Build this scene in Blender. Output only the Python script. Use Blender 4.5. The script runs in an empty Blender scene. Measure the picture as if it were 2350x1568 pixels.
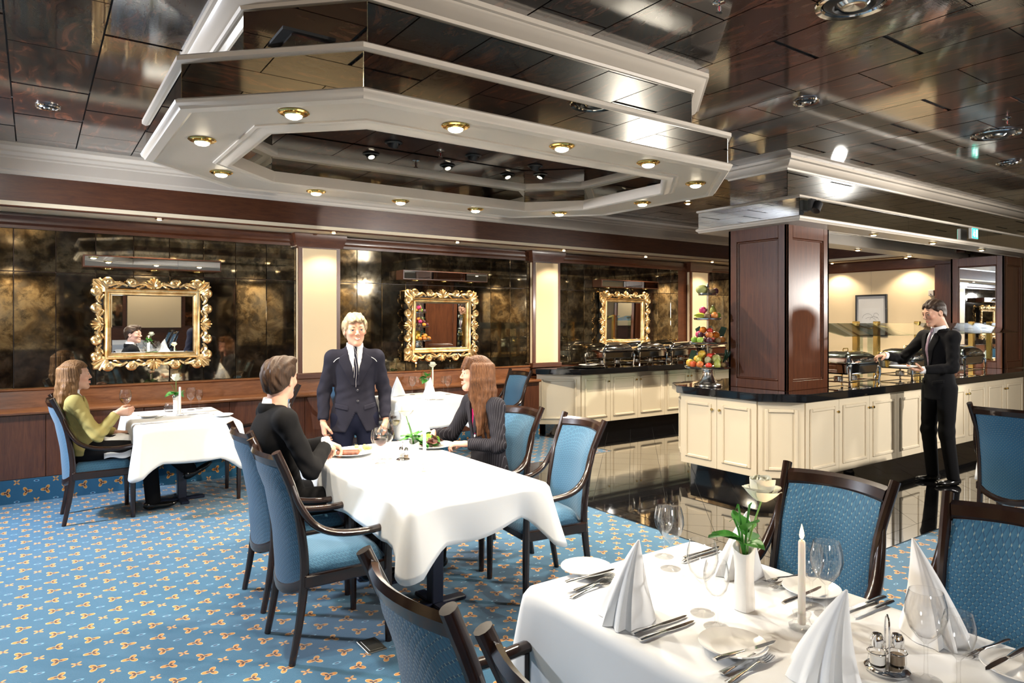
import bpy, bmesh, math, random
import numpy as np
from mathutils import Vector, Matrix
PI = math.pi
random.seed(7)
SC = bpy.context.scene
COL = SC.collection
# ---------------------------------------------------------------- camera
CAM_H, FPX, HOR = 1.62, 2350 * 24 / 36, 738.0
ANG = math.atan2(3411 - 1175, FPX)
FW = (math.cos(ANG), math.sin(ANG)); RT = (math.sin(ANG), -math.cos(ANG))
cam = bpy.data.cameras.new('camera'); co = bpy.data.objects.new('camera', cam); COL.objects.link(co)
cam.lens = 24; cam.sensor_width = 36; cam.sensor_fit = 'HORIZONTAL'
cam.shift_y = -(784 - HOR) / 2350
cam.clip_start = 0.05
co.location = (0, 0, CAM_H); co.rotation_euler = (PI / 2, 0, ANG - PI / 2)
SC.camera = co
# ---------------------------------------------------------------- world, exposure
w = bpy.data.worlds.new('world'); SC.world = w; w.use_nodes = True
w.node_tree.nodes['Background'].inputs[0].default_value = (.9, .95, 1, 1)
w.node_tree.nodes['Background'].inputs[1].default_value = 0.02
SC.view_settings.view_transform = 'Standard'; SC.view_settings.look = 'None'
SC.view_settings.gamma = 1; SC.view_settings.use_curve_mapping = False
SC.view_settings.exposure = 0.97
SC.cycles.caustics_reflective = False; SC.cycles.caustics_refractive = False
SC.cycles.max_bounces = 5; SC.cycles.diffuse_bounces = 2; SC.cycles.glossy_bounces = 4; SC.cycles.transmission_bounces = 4
SC.cycles.use_adaptive_sampling = True; SC.cycles.adaptive_threshold = .12
SC.cycles.transparent_max_bounces = 10; SC.cycles.sample_clamp_indirect = 6
def lamp(name, kind, loc, power, color=(1, 1, 1), target=None, size=.1, cone=60, blend=.3):
    l = bpy.data.lights.new(name, kind); l.energy = power; l.color = color
    o = bpy.data.objects.new(name, l); COL.objects.link(o); o.location = loc
    if kind == 'SPOT':
        l.spot_size = math.radians(cone); l.spot_blend = blend; l.shadow_soft_size = size
    elif kind == 'POINT': l.shadow_soft_size = size
    elif kind == 'AREA': l.size = size
    if target is not None:
        o.rotation_euler = (Vector(target) - Vector(loc)).to_track_quat('-Z', 'Y').to_euler()
    return o
# photographer's flash heads outside the picture, plus an added fill from behind the camera
lamp('strobe_or_fill', 'SPOT', (-1.5, 6.5, 2.35), 430, (.84, .9, 1), (2.2, 3.0, .8), .14, 165, .5)
lamp('strobe_or_fill', 'SPOT', (10.4, 1.7, 2.05), 190, (1, .95, .88), (6.3, 3.7, 1.3), .10, 75, .5)
lamp('strobe_or_fill', 'SPOT', (-1.2, -3.2, 1.9), 220, (1, .97, .93), (2.6, 3.4, .7), .4, 120, .6)  # added soft fill, no flash head known to stand here
lamp('strobe_or_fill', 'SPOT', (7.2, -1.6, 2.55), 620, (1, .95, .88), (4.2, 4.2, 1.2), .075, 150, .6)
# ---------------------------------------------------------------- helpers
def at(px, py, z):
    r = (px - 1175) / FPX; v = -(py - HOR) / FPX; t = (z - CAM_H) / v
    return (t * (FW[0] + r * RT[0]), t * (FW[1] + r * RT[1]), z)
def rotz(a): return Matrix.Rotation(a, 4, 'Z')
class MB:
    def __init__(s): s.v = []; s.f = []
    def add(s, vs, fs, M=None):
        o = len(s.v)
        s.v += [tuple(M @ Vector(p)) for p in vs] if M is not None else [tuple(p) for p in vs]
        s.f += [tuple(i + o for i in q) for q in fs]
        return s
    def box(s, x0, x1, y0, y1, z0, z1, M=None):
        return s.add([(x0, y0, z0), (x1, y0, z0), (x1, y1, z0), (x0, y1, z0), (x0, y0, z1), (x1, y0, z1), (x1, y1, z1), (x0, y1, z1)],
                     [(3, 2, 1, 0), (4, 5, 6, 7), (0, 1, 5, 4), (1, 2, 6, 5), (2, 3, 7, 6), (3, 0, 4, 7)], M)
    def cbox(s, x0, x1, y0, y1, z0, z1, b=.004, M=None):
        xs, ys, zs = (x0, x1), (y0, y1), (z0, z1); vs = []; idx = {}
        for i in (0, 1):
            for j in (0, 1):
                for k in (0, 1):
                    sx, sy, sz = b if i == 0 else -b, b if j == 0 else -b, b if k == 0 else -b
                    idx[i, j, k] = len(vs)
                    vs += [(xs[i], ys[j] + sy, zs[k] + sz), (xs[i] + sx, ys[j], zs[k] + sz), (xs[i] + sx, ys[j] + sy, zs[k])]
        fs = []; I = lambda i, j, k, a: idx[i, j, k] + a
        for i in (0, 1): fs.append((I(i, 0, 0, 0), I(i, 1, 0, 0), I(i, 1, 1, 0), I(i, 0, 1, 0)))
        for j in (0, 1): fs.append((I(0, j, 0, 1), I(1, j, 0, 1), I(1, j, 1, 1), I(0, j, 1, 1)))
        for k in (0, 1): fs.append((I(0, 0, k, 2), I(1, 0, k, 2), I(1, 1, k, 2), I(0, 1, k, 2)))
        for j in (0, 1):
            for k in (0, 1): fs.append((I(0, j, k, 1), I(1, j, k, 1), I(1, j, k, 2), I(0, j, k, 2)))
        for i in (0, 1):
            for k in (0, 1): fs.append((I(i, 0, k, 0), I(i, 1, k, 0), I(i, 1, k, 2), I(i, 0, k, 2)))
            for j in (0, 1): fs.append((I(i, j, 0, 0), I(i, j, 1, 0), I(i, j, 1, 1), I(i, j, 0, 1)))
            for j in (0, 1):
                for k in (0, 1): fs.append((I(i, j, k, 0), I(i, j, k, 1), I(i, j, k, 2)))
        return s.add(vs, fs, M)
    def prism(s, poly, z0, z1, M=None):
        n = len(poly)
        vs = [(p[0], p[1], z0) for p in poly] + [(p[0], p[1], z1) for p in poly]
        fs = [tuple(range(n))[::-1], tuple(range(n, 2 * n))] + [(i, (i + 1) % n, n + (i + 1) % n, n + i) for i in range(n)]
        return s.add(vs, fs, M)
    def lathe(s, prof, n=20, c=(0, 0, 0), M=None, close=True):
        vs = []; fs = []; m = len(prof)
        for i in range(n):
            a = 2 * PI * i / n
            vs += [(c[0] + r * math.cos(a), c[1] + r * math.sin(a), c[2] + z) for r, z in prof]
        for i in range(n):
            j = (i + 1) % n
            for k in range(m - 1): fs.append((i * m + k, j * m + k, j * m + k + 1, i * m + k + 1))
        if close:
            if prof[0][0] > 1e-5: fs.append(tuple(i * m for i in range(n))[::-1])
            if prof[-1][0] > 1e-5: fs.append(tuple(i * m + m - 1 for i in range(n)))
        return s.add(vs, fs, M)
    def tube(s, pts, rad, n=8, up=None, M=None, caps=True):
        P = [Vector(p) for p in pts]; m = len(P)
        if not isinstance(rad, (list, tuple)): rad = [rad] * m
        vs = []; fs = []; nrm = None
        for i in range(m):
            t = (P[min(i + 1, m - 1)] - P[max(i - 1, 0)])
            t = t.normalized() if t.length > 1e-9 else Vector((0, 0, 1))
            if nrm is None:
                u = Vector(up) if up else (Vector((0, 0, 1)) if abs(t.z) < .9 else Vector((1, 0, 0)))
                nrm = (u - t * u.dot(t)).normalized()
            else:
                u = Vector(up) if up else nrm
                q = u - t * u.dot(t)
                nrm = q.normalized() if q.length > 1e-6 else nrm
            b = t.cross(nrm); r = rad[i]; ra, rb = (r if isinstance(r, (tuple, list)) else (r, r))
            for k in range(n):
                a = 2 * PI * k / n
                vs.append(tuple(P[i] + nrm * (ra * math.cos(a)) + b * (rb * math.sin(a))))
        for i in range(m - 1):
            for k in range(n): fs.append((i * n + k, i * n + (k + 1) % n, (i + 1) * n + (k + 1) % n, (i + 1) * n + k))
        if caps: fs += [tuple(range(n))[::-1], tuple(range((m - 1) * n, m * n))]
        return s.add(vs, fs, M)
    def ball(s, c, r, n=12, M=None):
        rx, ry, rz = r if isinstance(r, (tuple, list)) else (r, r, r); m = n // 2 + 1
        prof = [(math.sin(PI * k / (m - 1)), -math.cos(PI * k / (m - 1))) for k in range(m)]
        prof[0] = (1e-4, -1); prof[-1] = (1e-4, 1)
        T = Matrix.Translation(c) @ Matrix.Diagonal((rx, ry, rz, 1))
        return s.lathe(prof, n, M=(M @ T if M is not None else T))
    def sweep(s, path, prof, closed=False, M=None):
        """profile (offset to the right of travel, z) swept along a flat path with mitred corners"""
        n = len(path); m = len(prof); vs = []; fs = []
        for i in range(n):
            p = Vector(path[i][:2])
            a = Vector(path[(i - 1) % n][:2]) if closed or i > 0 else None
            b = Vector(path[(i + 1) % n][:2]) if closed or i < n - 1 else None
            d1 = (p - a).normalized() if a is not None else (b - p).normalized()
            d2 = (b - p).normalized() if b is not None else d1
            n1 = Vector((d1.y, -d1.x)); n2 = Vector((d2.y, -d2.x)); q = (n1 + n2); q = q / max(.2, q.length_squared) * 2
            vs += [(p.x + q.x * o, p.y + q.y * o, z) for o, z in prof]
        for i in range(n if closed else n - 1):
            j = (i + 1) % n
            for k in range(m): fs.append((i * m + k, j * m + k, j * m + (k + 1) % m, i * m + (k + 1) % m))
        if not closed: fs += [tuple(range(m)), tuple(range((n - 1) * m, n * m))[::-1]]
        return s.add(vs, fs, M)
    def mesh(s, name, mat, smooth=True, ang=35):
        me = bpy.data.meshes.new(name); me.from_pydata(s.v, [], s.f); me.update()
        bm = bmesh.new(); bm.from_mesh(me); bmesh.ops.recalc_face_normals(bm, faces=bm.faces); bm.to_mesh(me); bm.free()
        if smooth:
            me.shade_smooth(); me.set_sharp_from_angle(angle=math.radians(ang))
        if mat is not None: me.materials.append(mat)
        return me
    def build(s, name, mat, parent=None, smooth=True, ang=35, **k):
        return link(s.mesh(name, mat, smooth, ang), name, parent, **k)
def link(me, name, parent=None, loc=None, rot=None, **k):
    o = bpy.data.objects.new(name, me); COL.objects.link(o)
    if parent is not None: o.parent = parent
    if loc is not None: o.location = loc
    if rot is not None: o.rotation_euler = rot
    for a, b in k.items(): o[a] = b
    return o
def empty(name, loc=(0, 0, 0), rz=0, **k):
    o = bpy.data.objects.new(name, None); COL.objects.link(o); o.location = loc; o.rotation_euler = (0, 0, rz)
    o.empty_display_size = .05
    for a, b in k.items(): o[a] = b
    return o
def tag(o, label, cat, group=None):
    o['label'] = label; o['category'] = cat
    if group: o['group'] = group
    return o
def dup(root, loc=None, rz=None, label=None, group=None):
    c = root.copy(); COL.objects.link(c)
    if loc is not None: c.location = loc
    if rz is not None: c.rotation_euler = (0, 0, rz)
    if label: c['label'] = label
    if group: c['group'] = group
    for ch in list(root.children):
        d = ch.copy(); COL.objects.link(d); d.parent = c
        for g in list(ch.children):
            e = g.copy(); COL.objects.link(e); e.parent = d
    return c
# ---------------------------------------------------------------- materials
class N:
    def __init__(s, name):
        s.m = bpy.data.materials.new(name); s.m.use_nodes = True
        s.t = s.m.node_tree; s.b = s.t.nodes['Principled BSDF']
    def n(s, typ, **k):
        x = s.t.nodes.new(typ)
        for a, b in k.items():
            if a.startswith('i_'): x.inputs[a[2:].replace('_', ' ')].default_value = b
            else: setattr(x, a, b)
        return x
    def l(s, a, b): s.t.links.new(a, b)
    def math(s, op, a, b=None, c=None):
        x = s.t.nodes.new('ShaderNodeMath'); x.operation = op
        for i, q in enumerate((a, b, c)):
            if q is None: continue
            if isinstance(q, (int, float)): x.inputs[i].default_value = q
            else: s.l(q, x.inputs[i])
        return x.outputs[0]
    def mix(s, fac, a, b):
        x = s.t.nodes.new('ShaderNodeMix'); x.data_type = 'RGBA'
        for i, q in ((0, fac), (6, a), (7, b)):
            if isinstance(q, (int, float)): x.inputs[i].default_value = q
            elif isinstance(q, tuple): x.inputs[i].default_value = q if len(q) == 4 else (*q, 1)
            else: s.l(q, x.inputs[i])
        return x.outputs[2]
    def noise(s, vec=None, scale=5, detail=3, rough=.5, dist=0):
        x = s.n('ShaderNodeTexNoise', i_Scale=scale, i_Detail=detail, i_Roughness=rough, i_Distortion=dist)
        if vec is not None: s.l(vec, x.inputs['Vector'])
        return x.outputs['Fac']
    def coord(s, kind='Object', scale=(1, 1, 1), offset_random=False):
        c = s.n('ShaderNodeTexCoord').outputs[kind]
        mp = s.n('ShaderNodeMapping'); mp.inputs['Scale'].default_value = scale; s.l(c, mp.inputs['Vector'])
        if offset_random:
            r = s.n('ShaderNodeObjectInfo').outputs['Random']
            v = s.n('ShaderNodeCombineXYZ'); s.l(s.math('MULTIPLY', r, 37.), v.inputs[0]); s.l(s.math('MULTIPLY', r, 91.), v.inputs[1]); s.l(s.math('MULTIPLY', r, 53.), v.inputs[2])
            a = s.n('ShaderNodeVectorMath'); s.l(mp.outputs[0], a.inputs[0]); s.l(v.outputs[0], a.inputs[1]); return a.outputs[0]
        return mp.outputs[0]
    def ramp(s, fac, stops):
        x = s.n('ShaderNodeValToRGB'); e = x.color_ramp.elements
        while len(e) < len(stops): e.new(.5)
        for q, (p, c) in zip(e, stops): q.position = p; q.color = (*c, 1)
        s.l(fac, x.inputs[0]); return x.outputs[0]
    def bump(s, h, strength=.2, dist=.01):
        x = s.n('ShaderNodeBump', i_Strength=strength, i_Distance=dist); s.l(h, x.inputs['Height']); s.l(x.outputs[0], s.b.inputs['Normal'])
    def set(s, **k):
        for a, b in k.items():
            i = s.b.inputs[a.replace('_', ' ')]
            if isinstance(b, (int, float)): i.default_value = b
            elif isinstance(b, tuple): i.default_value = b if len(b) == len(i.default_value) else (*b, 1)
            else: s.l(b, i)
        return s
def simple(name, c, rough=.5, metal=0, **k):
    x = N(name); x.set(Base_Color=c, Roughness=rough, Metallic=metal, **k); return x.m
def paint(name, c, rough=.4, var=.06):
    x = N(name); f = x.noise(x.coord('Object'), 3, 3)
    x.set(Base_Color=x.mix(f, tuple(q * (1 - var) for q in c), tuple(min(1, q * (1 + var)) for q in c)), Roughness=rough)
    return x.m
def wood(name, c1, c2, scale=(6, 6, .7), rough=.3, coat=.3):
    x = N(name); v = x.coord('Object', scale, True)
    f = x.noise(v, 6, 6, .65, .6); g = x.noise(v, 30, 4, .6)
    k = x.math('ADD', x.math('MULTIPLY', f, .75), x.math('MULTIPLY', g, .25))
    x.set(Base_Color=x.ramp(k, [(.3, c1), (.68, c2)]), Roughness=rough, Coat_Weight=coat, Coat_Roughness=.12)
    x.bump(g, .05, .002); return x.m
M = {}
M['white'] = paint('white_paint', (.64, .565, .475), .38)
M['cream_cab'] = paint('cream_lacquer', (.70, .60, .44), .32, .03)
M['cream_wall'] = paint('cream_wallpaper', (.86, .66, .40), .6, .03)
M['soffit'] = paint('cream_soffit', (.92, .78, .55), .5, .03)
M['wall_wood'] = wood('mahogany_panelling', (.050, .014, .006), (.125, .040, .015), (.8, .8, 6), .32, .12)
M['wall_wood_v'] = wood('mahogany_upright_grain', (.050, .014, .007), (.135, .043, .017), (7, 7, .6), .32, .15)
M['rail_wood'] = wood('mahogany_rail', (.13, .045, .017), (.28, .11, .04), (.8, 6, 6), .25)
M['chair_wood'] = wood('dark_stained_beech', (.006, .003, .002), (.026, .010, .006), (3, 3, 1.2), .22, .35)
M['gilt'] = N('carved_gilt')
_x = M['gilt']; _f = _x.noise(_x.coord('Object'), 14, 4)
_x.set(Base_Color=_x.ramp(_f, [(.3, (.62, .36, .13)), (.6, (.95, .70, .36))]), Metallic=1., Roughness=.3); M['gilt'] = _x.m
M['brass'] = simple('polished_brass', (.85, .58, .18), .16, 1)
M['chrome'] = simple('polished_steel', (.82, .82, .82), .08, 1)
M['silver'] = simple('silver_plate', (.78, .77, .75), .16, 1)
M['mirror'] = simple('bronze_mirror', (.66, .63, .55), .015, 1)
M['mirror_clear'] = simple('mirror_glass', (.86, .88, .87), .01, 1)
M['black'] = simple('black_enamel', (.012, .012, .013), .35)
M['gap'] = simple('black_joint', (.006, .006, .006), .8)
M['china'] = simple('white_china', (.83, .82, .79), .15, 0, Coat_Weight=.4)
def glass(name, c=(1, 1, 1), rough=0., ior=1.45):
    """thin clear glass: transparent sheet with a fresnel gloss"""
    x = N(name); lw = x.n('ShaderNodeLayerWeight', i_Blend=.5).outputs['Facing']
    t = x.n('ShaderNodeBsdfTransparent'); x.l(x.mix(x.math('POWER', lw, 3.), c, tuple(q * .72 for q in c)), t.inputs[0])
    g = x.n('ShaderNodeBsdfGlossy'); g.inputs['Roughness'].default_value = .01; f = x.math('MULTIPLY_ADD', x.math('POWER', lw, 3.), .7, .045)
    m = x.n('ShaderNodeMixShader'); x.l(f, m.inputs[0]); x.l(t.outputs[0], m.inputs[1]); x.l(g.outputs[0], m.inputs[2])
    x.l(m.outputs[0], x.t.nodes['Material Output'].inputs[0]); return x.m
M['glass'] = glass('clear_glass')
M['pane'] = glass('greenish_glass', (.90, .97, .93), 0., 1.45)
def antique():
    x = N('antique_mirror'); v = x.coord('Object', (1, 1, 1), True)
    a = x.noise(v, 4.2, 8, .6, .5); b = x.noise(v, 9, 7, .68, .3); d = x.noise(v, 1.7, 4, .6)
    c = x.ramp(a, [(.34, (.05, .042, .033)), (.47, (.15, .11, .06)), (.56, (.30, .245, .155)), (.66, (.18, .155, .11)), (.74, (.30, .31, .31))])
    c = x.mix(x.ramp(b, [(.48, (0, 0, 0)), (.62, (.85, .85, .85))]), c, (.045, .037, .028))
    c = x.mix(x.ramp(d, [(.5, (0, 0, 0)), (.75, (.35, .35, .35))]), c, (.48, .48, .45))
    x.set(Base_Color=c, Metallic=.93, Roughness=x.math('MULTIPLY_ADD', b, .07, .0)); return x.m
M['antique'] = antique()
def lacquer():
    x = N('ceiling_lacquer'); v = x.coord('Object', (1.5, .5, 1), True); g = x.n('ShaderNodeTexCoord').outputs['Object']
    a = x.noise(v, 5, 8, .68, 1.5)
    mp = x.n('ShaderNodeMapping'); mp.inputs['Scale'].default_value = (1.2, 14, 1); x.l(g, mp.inputs['Vector'])
    s = x.noise(mp.outputs[0], 9, 4, .6)
    c = x.ramp(a, [(.44, (.010, .008, .009)), (.56, (.035, .014, .010)), (.64, (.16, .05, .025)), (.74, (.05, .02, .015))])
    x.set(Base_Color=c, Metallic=0., Roughness=.3, Specular_IOR_Level=.3, Coat_Weight=1., Coat_IOR=2.7, Coat_Roughness=x.math('MULTIPLY_ADD', s, .03, .012)); x.bump(s, .06, .002)
    bn = [q for q in x.t.nodes if q.type == 'BUMP'][0]; x.l(bn.outputs[0], x.b.inputs['Coat Normal'])
    return x.m
M['lacquer'] = lacquer()
def granite():
    x = N('black_granite'); v = x.coord('Object'); vo = x.n('ShaderNodeTexVoronoi', i_Scale=160.); x.l(v, vo.inputs['Vector'])
    f = x.ramp(vo.outputs['Distance'], [(.05, (.09, .09, .1)), (.16, (.006, .006, .007))])
    x.set(Base_Color=f, Roughness=.06, Specular_IOR_Level=.8, Coat_Weight=1., Coat_Roughness=.02, Coat_IOR=1.7); return x.m
M['granite'] = granite()
def carpet(name, vertical=False):
    x = N(name); g = x.n('ShaderNodeNewGeometry').outputs['Position']; sp = x.n('ShaderNodeSeparateXYZ'); x.l(g, sp.inputs[0])
    U = x.math('DIVIDE', x.math('SUBTRACT', sp.outputs[0], .238), .1445)
    V = x.math('DIVIDE', x.math('SUBTRACT', sp.outputs[2 if vertical else 1], .10 if vertical else 4.08), .173)
    def cell(du, dv):
        u = x.math('ADD', U, .5 + du); v = x.math('ADD', V, .5 + dv)
        i = x.math('FLOOR', u); j = x.math('FLOOR', v)
        a = x.math('MULTIPLY', x.math('SUBTRACT', x.math('SUBTRACT', u, i), .5), .1445)
        b = x.math('MULTIPLY', x.math('SUBTRACT', x.math('SUBTRACT', v, j), .5), .173)
        r = x.math('SQRT', x.math('ADD', x.math('MULTIPLY', a, a), x.math('MULTIPLY', b, b)))
        par = x.math('PINGPONG', x.math('ADD', i, j), 1.)
        return a, b, r, par
    a, b, r, par = cell(0, 0)
    th = x.math('ADD', x.math('ARCTAN2', b, a), x.math('MULTIPLY', par, 1.05))
    R = x.math('MULTIPLY_ADD', x.math('COSINE', x.math('MULTIPLY', th, 3.)), .0155, .0235)
    q = x.math('SUBTRACT', r, R)
    base = x.noise(g, 260, 2, .6); base2 = x.noise(g, 2.2, 3)
    col = x.mix(base, (.006, .070, .150), (.018, .128, .232)); col = x.mix(x.math('MULTIPLY', base2, .35), col, (.013, .08, .165))
    col = x.mix(x.math('LESS_THAN', q, .004), col, (.55, .42, .22))
    col = x.mix(x.math('LESS_THAN', q, .0), col, (.50, .20, .03))
    core = x.math('LESS_THAN', x.math('SUBTRACT', r, x.math('MULTIPLY', R, .52)), 0.)
    col = x.mix(core, col, (.045, .025, .03))
    a, b, r, par = cell(.5, .5)
    th = x.math('ADD', x.math('ARCTAN2', b, a), .785)
    q = x.math('SUBTRACT', r, x.math('MULTIPLY_ADD', x.math('COSINE', x.math('MULTIPLY', th, 4.)), .012, .017))
    fl = x.math('MULTIPLY', x.math('LESS_THAN', q, 0.), par)
    col = x.mix(fl, col, (.50, .27, .09))
    col = x.mix(x.math('MULTIPLY', par, x.math('LESS_THAN', r, .006)), col, (.16, .05, .03))
    inv = x.math('SUBTRACT', 1., par)
    e = x.math('SQRT', x.math('ADD', x.math('MULTIPLY', x.math('MULTIPLY', a, a), .3), x.math('MULTIPLY', b, x.math('MULTIPLY', b, 1.6))))
    col = x.mix(x.math('MULTIPLY', inv, x.math('LESS_THAN', e, .012)), col, (.14, .32, .46))
    col = x.mix(x.math('MULTIPLY', inv, x.math('LESS_THAN', e, .0065)), col, (.012, .02, .08))
    x.set(Base_Color=col, Roughness=.95, Sheen_Weight=.25); x.bump(base, .5, .004); return x.m
M['carpet'] = carpet('patterned_blue_carpet'); M['carpet_v'] = carpet('patterned_carpet_skirting', True)
def fabric(name, c1, c2, dot, pitch=.021):
    x = N(name); sp = x.n('ShaderNodeSeparateXYZ'); x.l(x.n('ShaderNodeTexCoord').outputs['Object'], sp.inputs[0])
    u = sp.outputs[1]; v = x.math('ADD', sp.outputs[2], sp.outputs[0])
    p = x.math('DIVIDE', x.math('ADD', u, v), pitch); q = x.math('DIVIDE', x.math('SUBTRACT', u, v), pitch)
    dp = x.math('ABSOLUTE', x.math('SUBTRACT', x.math('FRACT', p), .5)); dq = x.math('ABSOLUTE', x.math('SUBTRACT', x.math('FRACT', q), .5))
    ln = x.math('GREATER_THAN', x.math('MAXIMUM', dp, dq), .43)
    dt = x.math('GREATER_THAN', x.math('MINIMUM', dp, dq), .38)
    f = x.noise(x.coord('Object'), 500, 2)
    col = x.mix(f, tuple(k * .85 for k in c1), c1); col = x.mix(ln, col, c2); col = x.mix(dt, col, dot)
    x.set(Base_Color=col, Roughness=.85, Sheen_Weight=.2)
    x.bump(x.math('SUBTRACT', 1., x.math('MAXIMUM', dp, dq)), .35, .004); return x.m
M['fabric'] = fabric('woven_blue_upholstery', (.024, .115, .21), (.010, .06, .13), (.17, .25, .26))
M['fabric2'] = fabric('basketweave_blue_upholstery', (.034, .125, .225), (.012, .060, .125), (.055, .155, .245), .022)
def linen():
    x = N('white_table_linen'); f = x.noise(x.coord('Object'), 4, 3)
    x.set(Base_Color=(.76, .78, .80), Roughness=.75, Sheen_Weight=.1); x.bump(f, .08, .03); return x.m
M['linen'] = linen()
def emit(name, c, s):
    x = N(name); x.set(Base_Color=(0, 0, 0), Emission_Color=c, Emission_Strength=s); return x.m
M['lamp'] = emit('lit_lamp', (1, .86, .62), 9); M['lamp_dim'] = emit('dim_lamp', (1, .9, .75), 2.2)
# ================================================================ setting
YW, ZC, XE = 7.8, 3.15, 11.4
X0, Y0, X1 = -5.0, -4.4, 14.0
def struct(name, **k): return empty(name, kind='structure', **k)
def inframe(x, y, z, m=60):
    d = x * FW[0] + y * FW[1]
    if d < .3: return False
    px = 1175 + FPX * (x * RT[0] + y * RT[1]) / d; py = HOR - FPX * (z - CAM_H) / d
    return -m < px < 2350 + m and -m < py < 1568 + m
def clip(poly, lo, hi):
    for ax, v, sg in ((0, lo[0], 1), (0, hi[0], -1), (1, lo[1], 1), (1, hi[1], -1)):
        out = []
        for i in range(len(poly)):
            a, b = poly[i - 1], poly[i]; da, db = sg * (a[ax] - v), sg * (b[ax] - v)
            if da * db < 0:
                t = da / (da - db); out.append((a[0] + t * (b[0] - a[0]), a[1] + t * (b[1] - a[1])))
            if db >= 0: out.append(b)
        poly = out
        if len(poly) < 3: return []
    return poly
# ---- floor: carpet and the polished granite laid round the buffet
floor = MB().box(X0, X1, Y0, 8.0, -.06, 0).build('floor', M['carpet'], kind='structure')
G = MB(); regs = [((3.97, 2.45), (X1, 6.25)), ((5.9, 6.25), (X1, 7.6))]
G.box(3.97, X1, 2.45, 6.25, 0, .0015).box(5.9, X1, 6.25, 7.6, 0, .0015)
G.build('tile_bed', M['gap'], floor)
FT = []
def floor_tile(poly, nm='floor_tile'):
    if len(poly) < 3: return
    cx = sum(p[0] for p in poly) / len(poly); cy = sum(p[1] for p in poly) / len(poly)
    if not inframe(cx, cy, 0): return
    if cx > 5.8 and 3.75 < cy < 4.95: return
    q = []
    for i in range(len(poly)):
        p = Vector(poly[i]); a = (Vector(poly[i - 1]) - p); b = (Vector(poly[(i + 1) % len(poly)]) - p)
        if a.length < .02 or b.length < .02: q.append(p); continue
        q.append(p + (a.normalized() + b.normalized()) * .0016)
    FT.append((cx * FW[0] + cy * FW[1], nm, [tuple(p) for p in q]))
k = .457
for (lo, hi), inner in zip(regs, (((4.125, 2.605), (X1, 6.25)), ((5.9, 6.25), (X1, 7.45)))):
    for i in range(-16, 40):
        for j in range(-16, 30):
            u, v = -.264 + k * i, 9.474 + k * j; h = k / 2
            cx, cy = (u + v) / 2, (v - u) / 2
            floor_tile(clip([(cx + h, cy), (cx, cy + h), (cx - h, cy), (cx, cy - h)], *inner))
for i in range(14): floor_tile([(3.97 + .62 * i, 2.45), (3.97 + .62 * (i + 1), 2.45), (3.97 + .62 * (i + 1), 2.605), (3.97 + .62 * i, 2.605)], 'border_tile')
for i in range(6): floor_tile([(3.97, 2.61 + .61 * i), (4.12, 2.61 + .61 * i), (4.12, 2.61 + .61 * (i + 1)), (3.97, 2.61 + .61 * (i + 1))], 'border_tile')
FT.sort(key=lambda q: q[0]); rest = MB()
for i, (_, nm, q) in enumerate(FT):
    if i < 290: MB().prism(q, .001, .006).build(nm, M['granite'], floor, smooth=False)
    else: rest.prism(q, .001, .006)
rest.build('floor_tiles', M['granite'], floor, smooth=False, kind='stuff')
# ---- ceiling: dark lacquered tiles in running bond
ceil = MB().box(X0, X1, Y0, 8.0, ZC + .012, ZC + .08).build('ceiling', M['gap'], kind='structure')
OX, OY, HX, HY, CH = 2.295, 3.78, 1.79, 1.18, .60        # octagonal coffer
def octo(hx, hy, c, OY=OY): return [(OX - hx, OY + hy - c), (OX - hx + c, OY + hy), (OX + hx - c, OY + hy), (OX + hx, OY + hy - c), (OX + hx, OY - hy + c), (OX + hx - c, OY - hy), (OX - hx + c, OY - hy), (OX - hx, OY - hy + c)]
far = MB(); rng = random.Random(3)
for c in range(-13, 33):
    xa = .307 + .428 * c
    for j in range(-12, 6):
        ya = (4.22 if c % 2 == 0 else 4.60) + .793 * j; yb = ya + .793
        s0 = .024 if rng.random() < .4 else .004; s1 = .004
        x_0, x_1, y_0, y_1 = max(xa, X0) + .0045, min(xa + .428, X1) - .0045, max(ya, Y0) + s0, min(yb, 7.25) - s1
        if x_1 - x_0 < .03 or y_1 - y_0 < .03: continue
        cx, cy = (x_0 + x_1) / 2, (y_0 + y_1) / 2
        if abs(cx - OX) < 1.1 and abs(cy - OY) < .45: continue
        if inframe(cx, cy, ZC, 0):
            MB().box(x_0 - cx, x_1 - cx, y_0 - cy, y_1 - cy, 0, .012).build('ceiling_tile', M['lacquer'], ceil, smooth=False, loc=(cx, cy, ZC), rot=(rng.uniform(-.0025, .0025), rng.uniform(-.0025, .0025), 0))
        else: far.box(x_0, x_1, y_0, y_1, ZC, ZC + .012)
far.build('ceiling_tiles', M['lacquer'], ceil, smooth=False, kind='stuff')
# ---- mirror wall
wl = MB().box(X0, X1, YW + .015, 8.05, 0, ZC + .08).build('wall_left', M['wall_wood'], kind='structure')
PIL = [-3.93, -.615, 2.70, 6.015, 9.33]
tile_lines = [[-.153 + .325 * i for i in range(8)], [3.186 + .32 * i for i in range(8)], [6.465 + .317 * i for i in range(8)], [9.75 + .32 * i for i in range(5)], [-3.46 + .325 * i for i in range(8)]]
for b, (xa, xb) in enumerate([(-.375, 2.457), (2.94, 5.767), (6.262, 8.874), (9.555, XE), (-3.69, -.86)]):
    L = [xa] + [q for q in tile_lines[b] if xa + .05 < q < xb - .05] + [xb]
    for i in range(len(L) - 1):
        for z0, z1 in ((.99, 2.085), (2.085, 2.49)):
            MB().cbox(L[i] + .002, L[i + 1] - .002, YW - .006, YW + .014, z0 + .002, z1 - .002, .003).build('mirror_tile', M['antique'], wl, smooth=False)
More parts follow.
